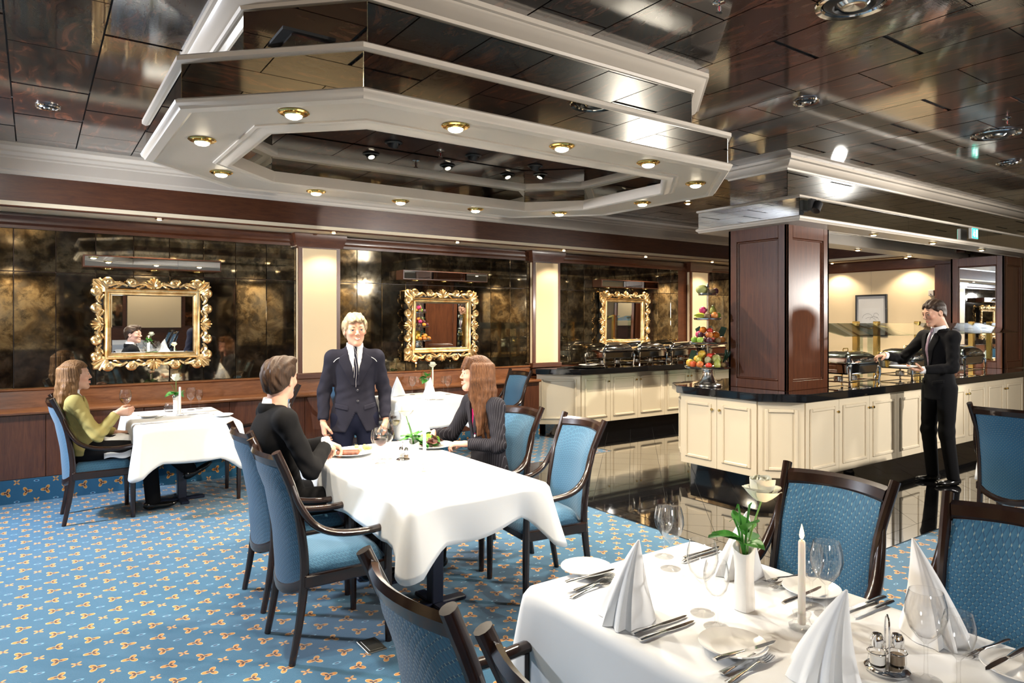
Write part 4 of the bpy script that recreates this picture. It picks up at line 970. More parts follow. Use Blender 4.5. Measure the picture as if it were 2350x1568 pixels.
for i in range(16):
    o = link(SP, 'spike', t); o.rotation_euler = (0, -.35 - .5 * rng.random(), VA + PI / 2 + rng.uniform(-1.0, 1.0)); o.scale = (.9, 1, 1)
# lily behind the fruit stand (on the far worktop)
# ================================================================ table ware
def wine_glass(h, r):
    b = MB(); st = h * .45; prof = [(.0001, .0), (.034, 0), (.035, .002), (.012, .006), (.005, .014), (.0038, st * .6), (.005, st * .92), (r * .45, st * 1.08), (r * .8, st * 1.30), (r, st * 1.62), (r * .97, st * 1.9), (r * .80, h), (r * .775, h), (r * .945, st * 1.9), (r * .972, st * 1.62), (r * .77, st * 1.31), (r * .40, st * 1.11), (.0001, st * 1.05)]
    return b.lathe(prof, 28).mesh('wine_glass', M['glass'])
WG = {'big': (wine_glass(.215, .046), .215, .046), 'small': (wine_glass(.185, .036), .185, .036)}
M['red_wine'] = glass('red_wine', (.28, .01, .03)); M['white_wine'] = glass('white_wine', (.95, .85, .5))
def wineglass(kind, p, label, wine=None, group='wine glasses'):
    me, h, r = WG[kind]; o = link(me, 'wine_glass', loc=p); tag(o, label, 'wine glass', group)
    if wine:
        st = h * .45; MB().lathe([(.0001, st * 1.07), (r * .38, st * 1.13), (r * .755, st * 1.33), (r * .90, st * 1.5), (.0001, st * 1.5)], 24).build('wine', M[wine], o)
    return o
TZt = .7585
def napkin_mesh(seed, h=.225, r=.105):
    rng = random.Random(seed); n = 48; rows = 9; vs = []; fs = []; n_p = 5
    for i in range(rows + 1):
        f = i / rows; s = (1 - f) ** .92 + .035 * f
        for k_ in range(n):
            a = 2 * PI * k_ / n; front = max(0, math.cos(a)) ** .5 if math.cos(a) > 0 else 0
            pleat = 1 + .13 * (1 - .75 * f) * math.cos(a * n_p * 2) * (1 if math.cos(a) > -.3 else .2)
            rr = r * s * pleat * (.92 + .12 * math.cos(2 * a)); lean = .035 * f ** 1.7
            vs.append((rr * math.cos(a) * .70 - lean, rr * math.sin(a) * 1.25 + lean * 1.6, h * f * (1 - .05 * math.cos(a * n_p * 2) * (1 - f))))
    for i in range(rows):
        for k_ in range(n): fs.append((i * n + k_, i * n + (k_ + 1) % n, (i + 1) * n + (k_ + 1) % n, (i + 1) * n + k_))
    fs.append(tuple(range(rows * n, rows * n + n))); fs.append(tuple(range(n))[::-1])
    return MB().add(vs, fs).mesh('napkin', M['linen'], ang=60)
NK = [napkin_mesh(1), napkin_mesh(2, .24, .11)]
def napkin(p, rz, label, k_=0): return tag(link(NK[k_], 'folded_napkin', loc=p, rot=(0, 0, rz)), label, 'napkin', 'white napkins folded to a peak')
PET = []
for q in range(3):
    m = MB(); nu, nv = 5, 6; vs = []; R0 = (.0145, .0235, .031)[q]; H = (.050, .048, .043)[q]; wd = (1.35, 1.2, 1.1)[q]; out = (-.007, .0, .006)[q]
    for i in range(nv + 1):
        v = i / nv; rad = R0 * math.sin(min(1, .25 + v) * PI / 2) + out * v ** 3
        for j in range(nu + 1):
            u = (2 * j / nu - 1); a = u * wd * (1 - .35 * max(0, v - .6)); vs.append((rad * math.cos(a), rad * math.sin(a), H * v * (1 - .12 * u * u) - .012 * (q == 2) * v ** 4))
    fs = [(i * (nu + 1) + j, i * (nu + 1) + j + 1, (i + 1) * (nu + 1) + j + 1, (i + 1) * (nu + 1) + j) for i in range(nv) for j in range(nu)]
    x = None; PET.append(m.add(vs, fs))
_r = N('rose_petal'); _r.set(Base_Color=(.86, .84, .68), Roughness=.5, Subsurface_Weight=.15, Subsurface_Radius=(.02, .02, .01)); M['petal'] = _r.m
PET = [p.mesh('petal', M['petal']) for p in PET]
LEAF = MB(); vs = []; nu, nv = 4, 7
for i in range(nv + 1):
    v = i / nv; wdt = .024 * math.sin(PI * (v ** .8) * .97 + .03)
    for j in range(nu + 1): u = 2 * j / nu - 1; vs.append((v * .065, wdt * u, -.012 * v * v + .006 * abs(u) + .004 * math.sin(5 * v)))
LEAF = LEAF.add(vs, [(i * (nu + 1) + j, i * (nu + 1) + j + 1, (i + 1) * (nu + 1) + j + 1, (i + 1) * (nu + 1) + j) for i in range(nv) for j in range(nu)]).mesh('leaf', M['leaf'])
M['stem'] = simple('green_stem', (.10, .26, .04), .5)
def vase_rose(p, lv, lr, h=.19, lean=(.03, .01), stem=.10, seed=0, nleaf=7, round_vase=False, blades=2, s=1.):
    rng = random.Random(seed)
    v = empty('vase', p); tag(v, lv, 'vase', 'white flower vases')
    b = MB(); n = 24
    vs = []; fs = []; prof = [(.027, 0), (.028, .01), (.024, h * .6), (.030, h), (.0275, h), (.021, h * .6), (.022, .02)]
    for r_, z_ in prof:
        for k_ in range(n):
            a = 2 * PI * k_ / n; sq = (abs(math.cos(a)) ** 4 + abs(math.sin(a)) ** 4) ** -.25
            vs.append((r_ * sq * math.cos(a) * .95, r_ * sq * math.sin(a) * .95, z_ + (.018 * math.cos(a - .6) if z_ == h else 0)))
    for i in range(len(prof) - 1):
        for k_ in range(n): fs.append((i * n + k_, i * n + (k_ + 1) % n, (i + 1) * n + (k_ + 1) % n, (i + 1) * n + k_))
    b.add(vs, fs + [tuple(range(n))[::-1], tuple(range((len(prof) - 1) * n, len(prof) * n))]).build('body', M['china'], v)
    MB().lathe([(.0215, .0), (.0001, 0)], 12, (0, 0, h * .62)).build('water', M['glass'], v)
    o = empty('rose', (p[0], p[1], p[2] + h * .3)); tag(o, lr, 'rose', 'white roses on the tables')
    top = Vector((lean[0], lean[1], h * .7 + stem))
    MB().tube([(0, 0, 0), (lean[0] * .2, lean[1] * .2, h * .7), (lean[0] * .6, lean[1] * .6, h * .7 + stem * .55), tuple(top)], .0028, 7).build('stem', M['stem'], o)
    k_ = 0
    for q, cnt_, r0 in ((0, 4, .3), (1, 5, .9), (2, 6, .2)):
        for i in range(cnt_):
            e = link(PET[q], 'petal', o); e.location = top; e.rotation_euler = (rng.uniform(-.1, .1), rng.uniform(-.08, .10) + (.10 if q == 2 else 0), r0 + 2 * PI * i / cnt_ + rng.uniform(-.2, .2)); e.scale = (s * 1.3,) * 3
    MB().lathe([(.0001, -.006), (.008, -.004), (.010, .003), (.004, .004)], 10, tuple(top)).build('calyx', M['stem'], o)
    for i in range(nleaf):
        a = rng.uniform(0, 6.28); e = link(LEAF, 'leaf', o); zz = h * .7 + rng.uniform(-.005, .045)
        e.location = (.010 * math.cos(a), .010 * math.sin(a), zz); e.rotation_euler = (rng.uniform(-.3, .3), -rng.uniform(-.5, .9), a); e.scale = (rng.uniform(.95, 1.5),) * 3
    for i in range(blades):
        a = rng.uniform(2.0, 4.5); hh = rng.uniform(.08, .13)
        MB().tube([(0, 0, h * .5), (.02 * math.cos(a), .02 * math.sin(a), h * .7 + hh * .6), (.035 * math.cos(a), .035 * math.sin(a), h * .7 + hh), (.05 * math.cos(a), .05 * math.sin(a), h * .7 + hh * (.9 if i else 1.1))], [(.0015, .004)] * 3 + [(.0008, .0015)], 6).build('grass_blade', M['leaf'], o)
M['flame'] = emit('candle_flame', (1, .60, .20), 9); _w = N('candle_wax'); _w.set(Base_Color=(.88, .82, .72), Roughness=.4, Subsurface_Weight=.3, Subsurface_Radius=(.02, .01, .005)); M['wax'] = _w.m
def candle(p, label, h=.235, lit=True, lh=None):
    o = empty('candle', (p[0], p[1], p[2] + .012)); tag(o, label, 'candle', 'white table candles')
    MB().lathe([(.0001, 0), (.0105, 0), (.0095, h * .98), (.007, h), (.0001, h - .002)], 18).build('wax', M['wax'], o)
    MB().tube([(0, 0, h - .003), (.001, 0, h + .008)], .001, 5).build('wick', M['black'], o)
    if lit:
        MB().lathe([(.0001, 0), (.0045, .004), (.0068, .012), (.0055, .022), (.0025, .034), (.0001, .044)], 14, (0, 0, h + .002)).build('flame', M['flame'], o)
        lamp('candle_light', 'POINT', (p[0], p[1], p[2] + h + .07), .35, (1, .6, .3), size=.01)
    g = MB().lathe([(.0001, 0), (.034, 0), (.036, .008), (.026, .014), (.020, .030), (.026, .045), (.0125, .046), (.012, .018), (.0001, .0118)], 10).build('candle_holder', M['glass'], loc=p); tag(g, lh or 'small faceted glass holder under the ' + label, 'candle holder', 'glass candle holders')
def cruet(p, label, rz=0, s=1.):
    t = empty('cruet_set', p, rz); tag(t, label, 'cruet set', 'cruet sets'); t.scale = (s,) * 3
    MB().lathe([(.0001, 0), (.046, 0), (.048, .006), (.04, .012), (.03, .013), (.0001, .013)], 24).build('stand', M['chrome'], t)
    MB().tube([(-.01, 0, .012), (-.01, 0, .10), (-.007, 0, .118), (0, 0, .126), (.007, 0, .118), (.01, 0, .10), (.01, 0, .012)], .0022, 6).build('handle', M['chrome'], t)
    for sx in (-1, 1):
        b = MB().lathe([(.0001, .013), (.019, .013), (.02, .02), (.017, .05), (.012, .06), (.0001, .06)], 16, (0, sx * .022, 0)).build('bottle', M['glass'], t)
        MB().lathe([(.0135, .055), (.0145, .062), (.0145, .074), (.010, .083), (.0001, .086)], 16, (0, sx * .022, 0)).build('cap', M['chrome'], b)
        MB().lathe([(.0001, .016), (.016, .016), (.0155, .036), (.0001, .036)], 12, (0, sx * .022, 0)).build('filling', simple('salt' if sx > 0 else 'pepper', (.85, .85, .82) if sx > 0 else (.2, .15, .1), .8), b)
    MB().tube([(.021 * math.cos(a), sx * .022 + .021 * math.sin(a), .042) for sx in (1,) for a in [i * PI / 6 for i in range(13)]], .0015, 5).tube([(.021 * math.cos(a), -.022 + .021 * math.sin(a), .042) for a in [i * PI / 6 for i in range(13)]], .0015, 5).build('bottle_ring', M['chrome'], t)
def blade(pts, w, th):  # flat extruded outline
    return MB().prism(pts, 0, th)
def knife_parts():
    h = MB().tube([(0, 0, .004), (.02, 0, .005), (.06, 0, .0045), (.098, 0, .004)], [(.0035, .0075), (.0045, .0095), (.004, .008), (.003, .0055)], 10, up=(0, 0, 1)).mesh('handle', M['silver'])
    b = MB().prism([(.095, -.005), (.12, -.0085), (.17, -.0095), (.20, -.007), (.215, .0), (.205, .004), (.12, .005), (.095, .004)], .0025, .0045).mesh('blade', M['chrome']); return [h, b]
def fork_parts():
    h = MB().tube([(0, 0, .003), (.02, 0, .004), (.08, 0, .005), (.125, 0, .010), (.14, 0, .009)], [(.0018, .009), (.0022, .0085), (.002, .004), (.002, .004), (.002, .006)], 8, up=(0, 0, 1)).mesh('handle', M['silver'])
    b = MB().tube([(.138, 0, .009), (.148, 0, .007), (.155, 0, .006)], [(.0015, .006), (.0016, .0115), (.0015, .0118)], 8, up=(0, 0, 1))
    for y in (-.0095, -.0032, .0032, .0095): b.tube([(.154, y, .006), (.175, y, .005), (.197, y, .010)], [(.0012, .0017), (.0012, .0016), (.0007, .0008)], 5, up=(0, 0, 1))
    return [h, b.mesh('tines', M['silver'])]
KP, FP = knife_parts(), fork_parts()
def cutlery(kind, p0, p1, label, z=TZt, tilt=0.):
    a = at(*p0, z); b = at(*p1, z); o = empty(kind, a, math.atan2(b[1] - a[1], b[0] - a[0])); tag(o, label, kind, 'silver cutlery'); o.rotation_euler[1] = -tilt
    for me in (KP if kind == 'knife' else FP): link(me, me.name.split('.')[0], o)
def sideplate(px, label): return tag(link(PS, 'side_plate', loc=at(*px, TZt)), label, 'plate', 'side plates')
# ---- laid table in front
wineglass('big', at(1539, 1306, TZt), 'larger empty wine glass behind the first peaked napkin'); wineglass('small', at(1524, 1278, TZt), 'smaller empty wine glass just behind the larger one by the first napkin')
wineglass('big', at(1612, 1408, TZt), 'empty wine glass beside the white vase, the taller of two'); wineglass('small', at(1644, 1440, TZt), 'shorter empty wine glass in front of the white vase')
wineglass('big', at(1897, 1412, TZt), 'wine glass beside the burning candle, nearer the armchairs'); wineglass('small', at(1862, 1392, TZt), 'wine glass half hidden by the burning candle')
wineglass('big', at(2125, 1562, TZt), 'large wine glass next to the cruet set'); wineglass('small', at(2200, 1590, TZt), 'wine glass cut by the bottom edge beside the cruet set')
napkin(at(1440, 1412, TZt), 2.3, 'peaked napkin at the corner of the laid table nearest the long table', 1); napkin(at(1698, 1312, TZt), 2.0, 'peaked napkin behind the rose vase'); napkin(at(1893, 1560, TZt), 2.3, 'peaked napkin in front of the burning candle', 1); napkin(at(2140, 1452, TZt), -.9, 'peaked napkin leaning before the cut-off armchair', 1)
vase_rose(at(1708, 1398, TZt), 'square white vase on the laid table beside the candle', 'large white rose with leaves on the laid table', .19, (.05, -.025), .135, 3, 7, blades=3, s=1.1)
candle(at(1840, 1442, TZt), 'burning candle on the laid table beside the rose')
cruet(at(2036, 1538, TZt), 'silver salt and pepper stand on the laid table', .9, 1.08)
sideplate((1345, 1313), 'side plate at the table corner nearest the long table'); sideplate((1682, 1492), 'side plate in front of the two empty glasses'); sideplate((1862, 1362), 'side plate behind the burning candle'); sideplate((2345, 1548), 'side plate cut by the picture edge')
cutlery('knife', (1297, 1340), (1398, 1312), 'butter knife on the corner side plate', TZt + .024); cutlery('knife', (1640, 1518), (1772, 1477), 'butter knife on the side plate before the glasses', TZt + .024); cutlery('knife', (1798, 1388), (1882, 1350), 'butter knife on the plate behind the candle', TZt + .024)
cutlery('knife', (1452, 1458), (1592, 1410), 'dinner knife before the first napkin, upper of the pair'); cutlery('knife', (1468, 1472), (1592, 1428), 'dinner knife before the first napkin, lower of the pair')
cutlery('fork', (1668, 1570), (1796, 1496), 'fork below the side plate, nearest the bottom edge'); cutlery('fork', (1655, 1548), (1775, 1488), 'fork below the side plate, just under its rim')
cutlery('fork', (1310, 1374), (1388, 1340), 'fork tucked half under the first napkin, lower one'); cutlery('fork', (1318, 1358), (1396, 1330), 'fork tucked half under the first napkin, upper one')
cutlery('knife', (1566, 1293), (1660, 1262), 'knife between first napkin and rose napkin, nearer the camera'); cutlery('knife', (1568, 1284), (1655, 1255), 'knife between first napkin and rose napkin, farther one')
cutlery('fork', (1850, 1318), (1748, 1342), 'fork beside the rose vase near the dotted armchair'); cutlery('fork', (1858, 1328), (1762, 1358), 'fork beside the rose vase, second one')
cutlery('knife', (2030, 1372), (1950, 1402), 'knife between candle and leaning napkin, upper one'); cutlery('knife', (2048, 1382), (1962, 1420), 'knife between candle and leaning napkin, lower one')
cutlery('fork', (2312, 1468), (2250, 1500), 'fork at the foot of the cut-off armchair'); cutlery('knife', (2355, 1490), (2262, 1542), 'butter knife on the cut-off side plate', TZt + .024)
# ---- long table with the two diners
pl = tag(link(PB, 'dinner_plate', loc=at(805, 1043, TZt)), 'dinner plate with steak in front of the man in black', 'plate', 'dinner plates')
c = at(798, 1044, TZt + .012); M['steak'] = skin('seared_steak', (.12, .035, .02), (.26, .09, .05), .4, 40)
s_ = MB(); s_.cbox(-.075, .075, -.028, .028, 0, .03, .011); tag(s_.build('steak', M['steak'], loc=c, rot=(0, 0, -.55)), 'seared steak on the dinner plate', 'steak')
M['potato'] = skin('fried_potato', (.62, .42, .10), (.80, .62, .25), .5, 30); pc = at(838, 1033, TZt + .012)
for i in range(11):
    a = rng.uniform(0, 6.28); q = rng.uniform(.0, .06); o = MB().cbox(-.014, .014, -.011, .011, 0, .02, .005).build('potato_piece', M['potato'], loc=(pc[0] + q * math.cos(a), pc[1] + .7 * q * math.sin(a), pc[2] + .008 * (i % 3)), rot=(rng.uniform(-.3, .3), 0, a)); tag(o, 'small fried potato piece beside the steak', 'potato', 'fried potato pieces beside the steak')
tag(link(PB, 'dinner_plate', loc=at(992, 1026, TZt)), 'dinner plate with salad in front of the long-haired woman', 'plate', 'dinner plates')
t = empty('salad', at(990, 1024, TZt + .01)); tag(t, 'heap of dark red and green lettuce on the dinner plate', 'salad')
LM = [simple('red_lettuce', (.09, .03, .02), .5), simple('green_lettuce', (.25, .42, .04), .5), M['leaf']]
def lettuce(m):
    b = MB(); vs = [(0, 0, 0)]; n = 14
    for k_ in range(n): a = 2 * PI * k_ / n; vs.append((.025 * math.cos(a), .025 * math.sin(a), .012 + .005 * math.sin(3 * a)))
    for k_ in range(n): a = 2 * PI * k_ / n; vs.append((.045 * math.cos(a), .045 * math.sin(a), .02 + .014 * math.sin(7 * a)))
    return b.add(vs, [(0, 1 + k_, 1 + (k_ + 1) % n) for k_ in range(n)] + [(1 + k_, 1 + n + k_, 1 + n + (k_ + 1) % n, 1 + (k_ + 1) % n) for k_ in range(n)]).mesh('lettuce_leaf', m)
LT = [lettuce(m) for m in LM]
for i in range(40):
    a = rng.uniform(0, 6.28); q = .065 * math.sqrt(rng.random()); o = link(LT[0 if i % 2 else (1 if i % 4 else 2)], 'lettuce_leaf', t); o.location = (q * math.cos(a) - (.02 if i % 2 == 0 else 0), q * math.sin(a) + (.02 if i % 2 == 0 else 0), .01 + .075 * rng.random() * (1 - q / .10)); o.rotation_euler = (rng.uniform(-.9, .9), rng.uniform(-.9, .9), a); o.scale = (rng.uniform(.5, .8),) * 3
wineglass('big', at(873, 1064, TZt), 'glass of red wine nearest the steak plate', 'red_wine'); wineglass('big', at(888, 1054, TZt), 'glass of red wine behind the other red wine', 'red_wine'); wineglass('big', at(906, 1012, TZt), 'glass of white wine by the standing woman', 'white_wine'); wineglass('small', at(864, 1055, TZt), 'empty small glass next to the steak plate')
cruet(at(926, 1056, TZt), 'glass cruet stand between wine glasses and vase', .4, .95)
vase_rose(at(951, 1071, TZt), 'square white vase on the long table', 'white rose with broad green leaves on the long table', .155, (-.045, .02), .15, 8, 11, blades=2, s=.95)
candle(at(974, 1082, TZt), 'burning candle on the long table beside the vase', .25)
napkin(at(966, 1004, TZt), 2.2, 'peaked napkin at the far end of the long table')
# ---- table below the second mirror
napkin(at(913, 908, TZt), 2.0, 'peaked napkin on the table below the second mirror, beside the standing woman'); napkin(at(985, 914, TZt), 2.3, 'peaked napkin on the table below the second mirror, by its rose', 1)
wineglass('big', at(946, 906, TZt), 'wine glass between the two napkins below the second mirror'); wineglass('small', at(957, 899, TZt), 'small wine glass between the two napkins below the second mirror')
wineglass('big', at(1028, 905, TZt), 'wine glass near the long-haired woman\'s forehead'); wineglass('small', at(1018, 898, TZt), 'small wine glass near the long-haired woman\'s forehead')
vase_rose(at(980, 902, TZt), 'white vase behind the napkin below the second mirror', 'white rose with curling tendrils below the second mirror', .16, (.06, -.03), .15, 5, 9, blades=3)
candle(at(993, 896, TZt), 'burning candle below the second mirror', .25)
cutlery('knife', (980, 919), (1012, 917), 'knife on the edge of the table below the second mirror'); cutlery('fork', (903, 912), (928, 908), 'fork on the table beside the standing woman')
# ---- table of the woman in yellow-green
vase_rose(at(404, 950, TZt), 'round-bellied white vase below the first mirror', 'white rose below the first gilt mirror', .17, (.0, .0), .14, 9, 8, blades=1)
candle(at(413, 954, TZt), 'unlit white candle below the first gilt mirror', .25, False)
t = MB().lathe([(.0001, 0), (.05, 0), (.062, .03), (.06, .055), (.048, .08), (.046, .08), (.057, .055), (.059, .03), (.047, .004), (.0001, .004)], 24).build('glass_bowl', M['glass'], loc=at(392, 945, TZt)); tag(t, 'round glass bowl beside the vase below the first mirror', 'bowl')
wineglass('big', at(438, 941, TZt), 'empty wine glass below the first mirror, the taller'); wineglass('small', at(457, 938, TZt), 'filled small glass below the first mirror', 'white_wine')
tag(link(PS, 'side_plate', loc=at(340, 958, TZt)), 'side plate nearest the raised wine glass', 'plate', 'side plates'); tag(link(PS, 'side_plate', loc=at(512, 956, TZt)), 'side plate at the far corner of the yellow-green woman\'s table', 'plate', 'side plates')
cutlery('knife', (322, 974), (402, 968), 'knife before the woman in yellow-green'); cutlery('fork', (355, 962), (372, 958), 'fork on the table of the woman in yellow-green'); cutlery('knife', (430, 954), (500, 946), 'knife at the place across from the woman in yellow-green')
# steel floor socket in the carpet
t = empty('floor_socket', (*at(853, 1483, 0)[:2], 0)); tag(t, 'brushed metal floor socket set in the carpet', 'floor socket'); t.rotation_euler = (0, 0, .0)
MB().cbox(-.05, .05, -.075, .075, 0, .006, .002).build('plate', simple('brushed_metal', (.35, .34, .30), .4, 1), t); MB().cbox(-.035, .035, -.06, .06, .005, .009, .002).build('lid', simple('worn_metal', (.20, .19, .16), .5, 1), t)
# ================================================================ people (implicit surfaces meshed with surface nets)
F4 = np.float32
def surface_nets(f, o, h):
    ins = f < 0; nx, ny, nz = f.shape
    acc = np.zeros((nx - 1, ny - 1, nz - 1, 3), F4); cnt = np.zeros((nx - 1, ny - 1, nz - 1), F4)
    for ax in range(3):
        sl0 = [slice(None)] * 3; sl1 = [slice(None)] * 3; sl0[ax] = slice(0, -1); sl1[ax] = slice(1, None)
        a, b = f[tuple(sl0)], f[tuple(sl1)]; x = (ins[tuple(sl0)] != ins[tuple(sl1)])
        t = np.where(x, a / np.where(a == b, 1, a - b), 0).astype(F4); x = x.astype(F4)
        o1, o2 = [q for q in range(3) if q != ax]
        for d1 in (0, 1):
            for d2 in (0, 1):
                s = [slice(None)] * 3; s[o1] = slice(d1, f.shape[o1] - 1 + d1); s[o2] = slice(d2, f.shape[o2] - 1 + d2)
                tx, xx = t[tuple(s)], x[tuple(s)]
                acc[..., ax] += tx; acc[..., o1] += d1 * xx; acc[..., o2] += d2 * xx; cnt += xx
    m = cnt > 0; idx = -np.ones(m.shape, np.int64); idx[m] = np.arange(m.sum())
    g = np.argwhere(m).astype(F4); v = (g + acc[m] / cnt[m][:, None]) * h + np.array(o, F4)
    faces = []
    for ax in range(3):
        o1, o2 = [(1, 2), (2, 0), (0, 1)][ax]
        s0 = [slice(1, -1)] * 3; s1 = [slice(1, -1)] * 3; s0[ax] = slice(0, -1); s1[ax] = slice(1, None)
        a, b = ins[tuple(s0)], ins[tuple(s1)]
        for flip in (0, 1):
            e = np.argwhere((a & ~b) if not flip else (~a & b))
            if len(e) == 0: continue
            base = e.copy(); base[:, o1] += 1; base[:, o2] += 1
            q = []
            for d1, d2 in ((-1, -1), (0, -1), (0, 0), (-1, 0)):
                c = base.copy(); c[:, o1] += d1; c[:, o2] += d2; q.append(idx[c[:, 0], c[:, 1], c[:, 2]])
            q = np.stack(q, 1); faces.append(q[:, ::-1] if flip else q)
    return v, np.concatenate(faces)
class Grid:
    def __init__(s, lo, hi, h):
        s.lo = np.array(lo, F4); s.h = h; n = np.ceil((np.array(hi) - np.array(lo)) / h).astype(int) + 1
        ax = [np.arange(k, dtype=F4) * h + s.lo[i] for i, k in enumerate(n)]
        s.X, s.Y, s.Z = np.meshgrid(*ax, indexing='ij')
    def mesh(s, f, name, mat, parent=None, smooth_it=1, color=None, **k):
        v, q = surface_nets(f, s.lo, s.h)
        me = bpy.data.meshes.new(name); me.from_pydata(v.tolist(), [], q.tolist()); me.update()
        if smooth_it:
            bm = bmesh.new(); bm.from_mesh(me)
            for _ in range(smooth_it): bmesh.ops.smooth_vert(bm, verts=bm.verts, factor=.5, use_axis_x=True, use_axis_y=True, use_axis_z=True)
            bm.to_mesh(me); bm.free()
        me.shade_smooth(); me.materials.append(mat)
        if color is not None:
            ca = me.color_attributes.new('Col', 'FLOAT_COLOR', 'POINT'); P = np.empty(len(me.vertices) * 3, F4); me.vertices.foreach_get('co', P)
            ca.data.foreach_set('color', color(P.reshape(-1, 3)).astype(F4).ravel())
        return link(me, name, parent, **k)
def cap(G, a, b, ra, rb=None, ys=1.):
    rb = ra if rb is None else rb; ax, ay, az = a; dx, dy, dz = b[0] - ax, b[1] - ay, b[2] - az; L = dx * dx + dy * dy * ys * ys + dz * dz + 1e-9
    px, py, pz = G.X - F4(ax), (G.Y - F4(ay)) * F4(ys), G.Z - F4(az)
    t = np.clip((px * F4(dx) + py * F4(dy * ys) + pz * F4(dz)) / F4(L), 0, 1)
    return np.sqrt((px - t * F4(dx)) ** 2 + (py - t * F4(dy * ys)) ** 2 + (pz - t * F4(dz)) ** 2) - (F4(ra) + t * F4(rb - ra))
def ell(G, c, r):
    x, y, z = (G.X - F4(c[0])) / F4(r[0]), (G.Y - F4(c[1])) / F4(r[1]), (G.Z - F4(c[2])) / F4(r[2])
    k = np.sqrt(x * x + y * y + z * z); return (k - 1) * F4(min(r))
def sm(a, b, k=.02):
    h = np.maximum(k - np.abs(a - b), 0) / F4(k); return np.minimum(a, b) - h * h * F4(k * .25)
def sx(a, b, k=.02): return -sm(-a, -b, k)
def chain(G, pts, k=.03, ys=1.):
    d = None
    for (a, ra), (b, rb) in zip(pts, pts[1:]):
        c = cap(G, a, b, ra, rb, ys); d = c if d is None else sm(d, c, k)
    return d
def poly2(G, pts, A='X', B='Z'):
    """signed distance (roughly) of a convex polygon in two of the axes"""
    U, V = getattr(G, A), getattr(G, B); d = None; n = len(pts); ar = sum(pts[i - 1][0] * pts[i][1] - pts[i][0] * pts[i - 1][1] for i in range(n)); sg = 1 if ar > 0 else -1
    for i in range(n):
        a, b = pts[i - 1], pts[i]; ex, ey = b[0] - a[0], b[1] - a[1]; L = math.hypot(ex, ey)
        q = sg * ((U - F4(a[0])) * F4(ey / L) - (V - F4(a[1])) * F4(ex / L)); d = q if d is None else np.maximum(d, q)
    return d
def skin_mat(name, c, lip):
    x = N(name); a = x.n('ShaderNodeVertexColor'); a.layer_name = 'Col'
    x.set(Base_Color=a.outputs[0], Roughness=.55, Specular_IOR_Level=.35, Subsurface_Weight=.12, Subsurface_Radius=(.02, .008, .004)); return x.m
def cloth_mat(name, c, rough=.9, stripe=None, pitch=.012, sheen=0.):
    x = N(name); f = x.noise(x.coord('Object'), 320, 2); col = x.mix(f, tuple(q * .8 for q in c), tuple(min(1, q * 1.2) for q in c))
    if stripe:
        sp = x.n('ShaderNodeSeparateXYZ'); x.l(x.n('ShaderNodeTexCoord').outputs['Object'], sp.inputs[0])
        u = x.math('FRACT', x.math('DIVIDE', x.math('ADD', sp.outputs[0], x.math('MULTIPLY', sp.outputs[1], .6)), pitch)); col = x.mix(x.math('LESS_THAN', u, .12), col, stripe)
    x.set(Base_Color=col, Roughness=rough, Sheen_Weight=sheen, Specular_IOR_Level=.1); x.bump(f, .1, .001); return x.m
def hair_mat(name, c1, c2):
    x = N(name); v = x.coord('Object', (60, 60, 5)); f = x.noise(v, 3, 4, .6); g = x.noise(x.coord('Object'), 9, 2)
    x.set(Base_Color=x.ramp(x.math('ADD', x.math('MULTIPLY', f, .7), x.math('MULTIPLY', g, .3)), [(.35, c1), (.65, c2)]), Roughness=.5, Specular_IOR_Level=.22); x.bump(f, .5, .004); return x.m
def rot_to(me, M4): me.transform(M4)
EYE_W, EYE_P = simple('eye_white', (.55, .52, .50), .35), simple('pupil', (.01, .008, .006), .2)
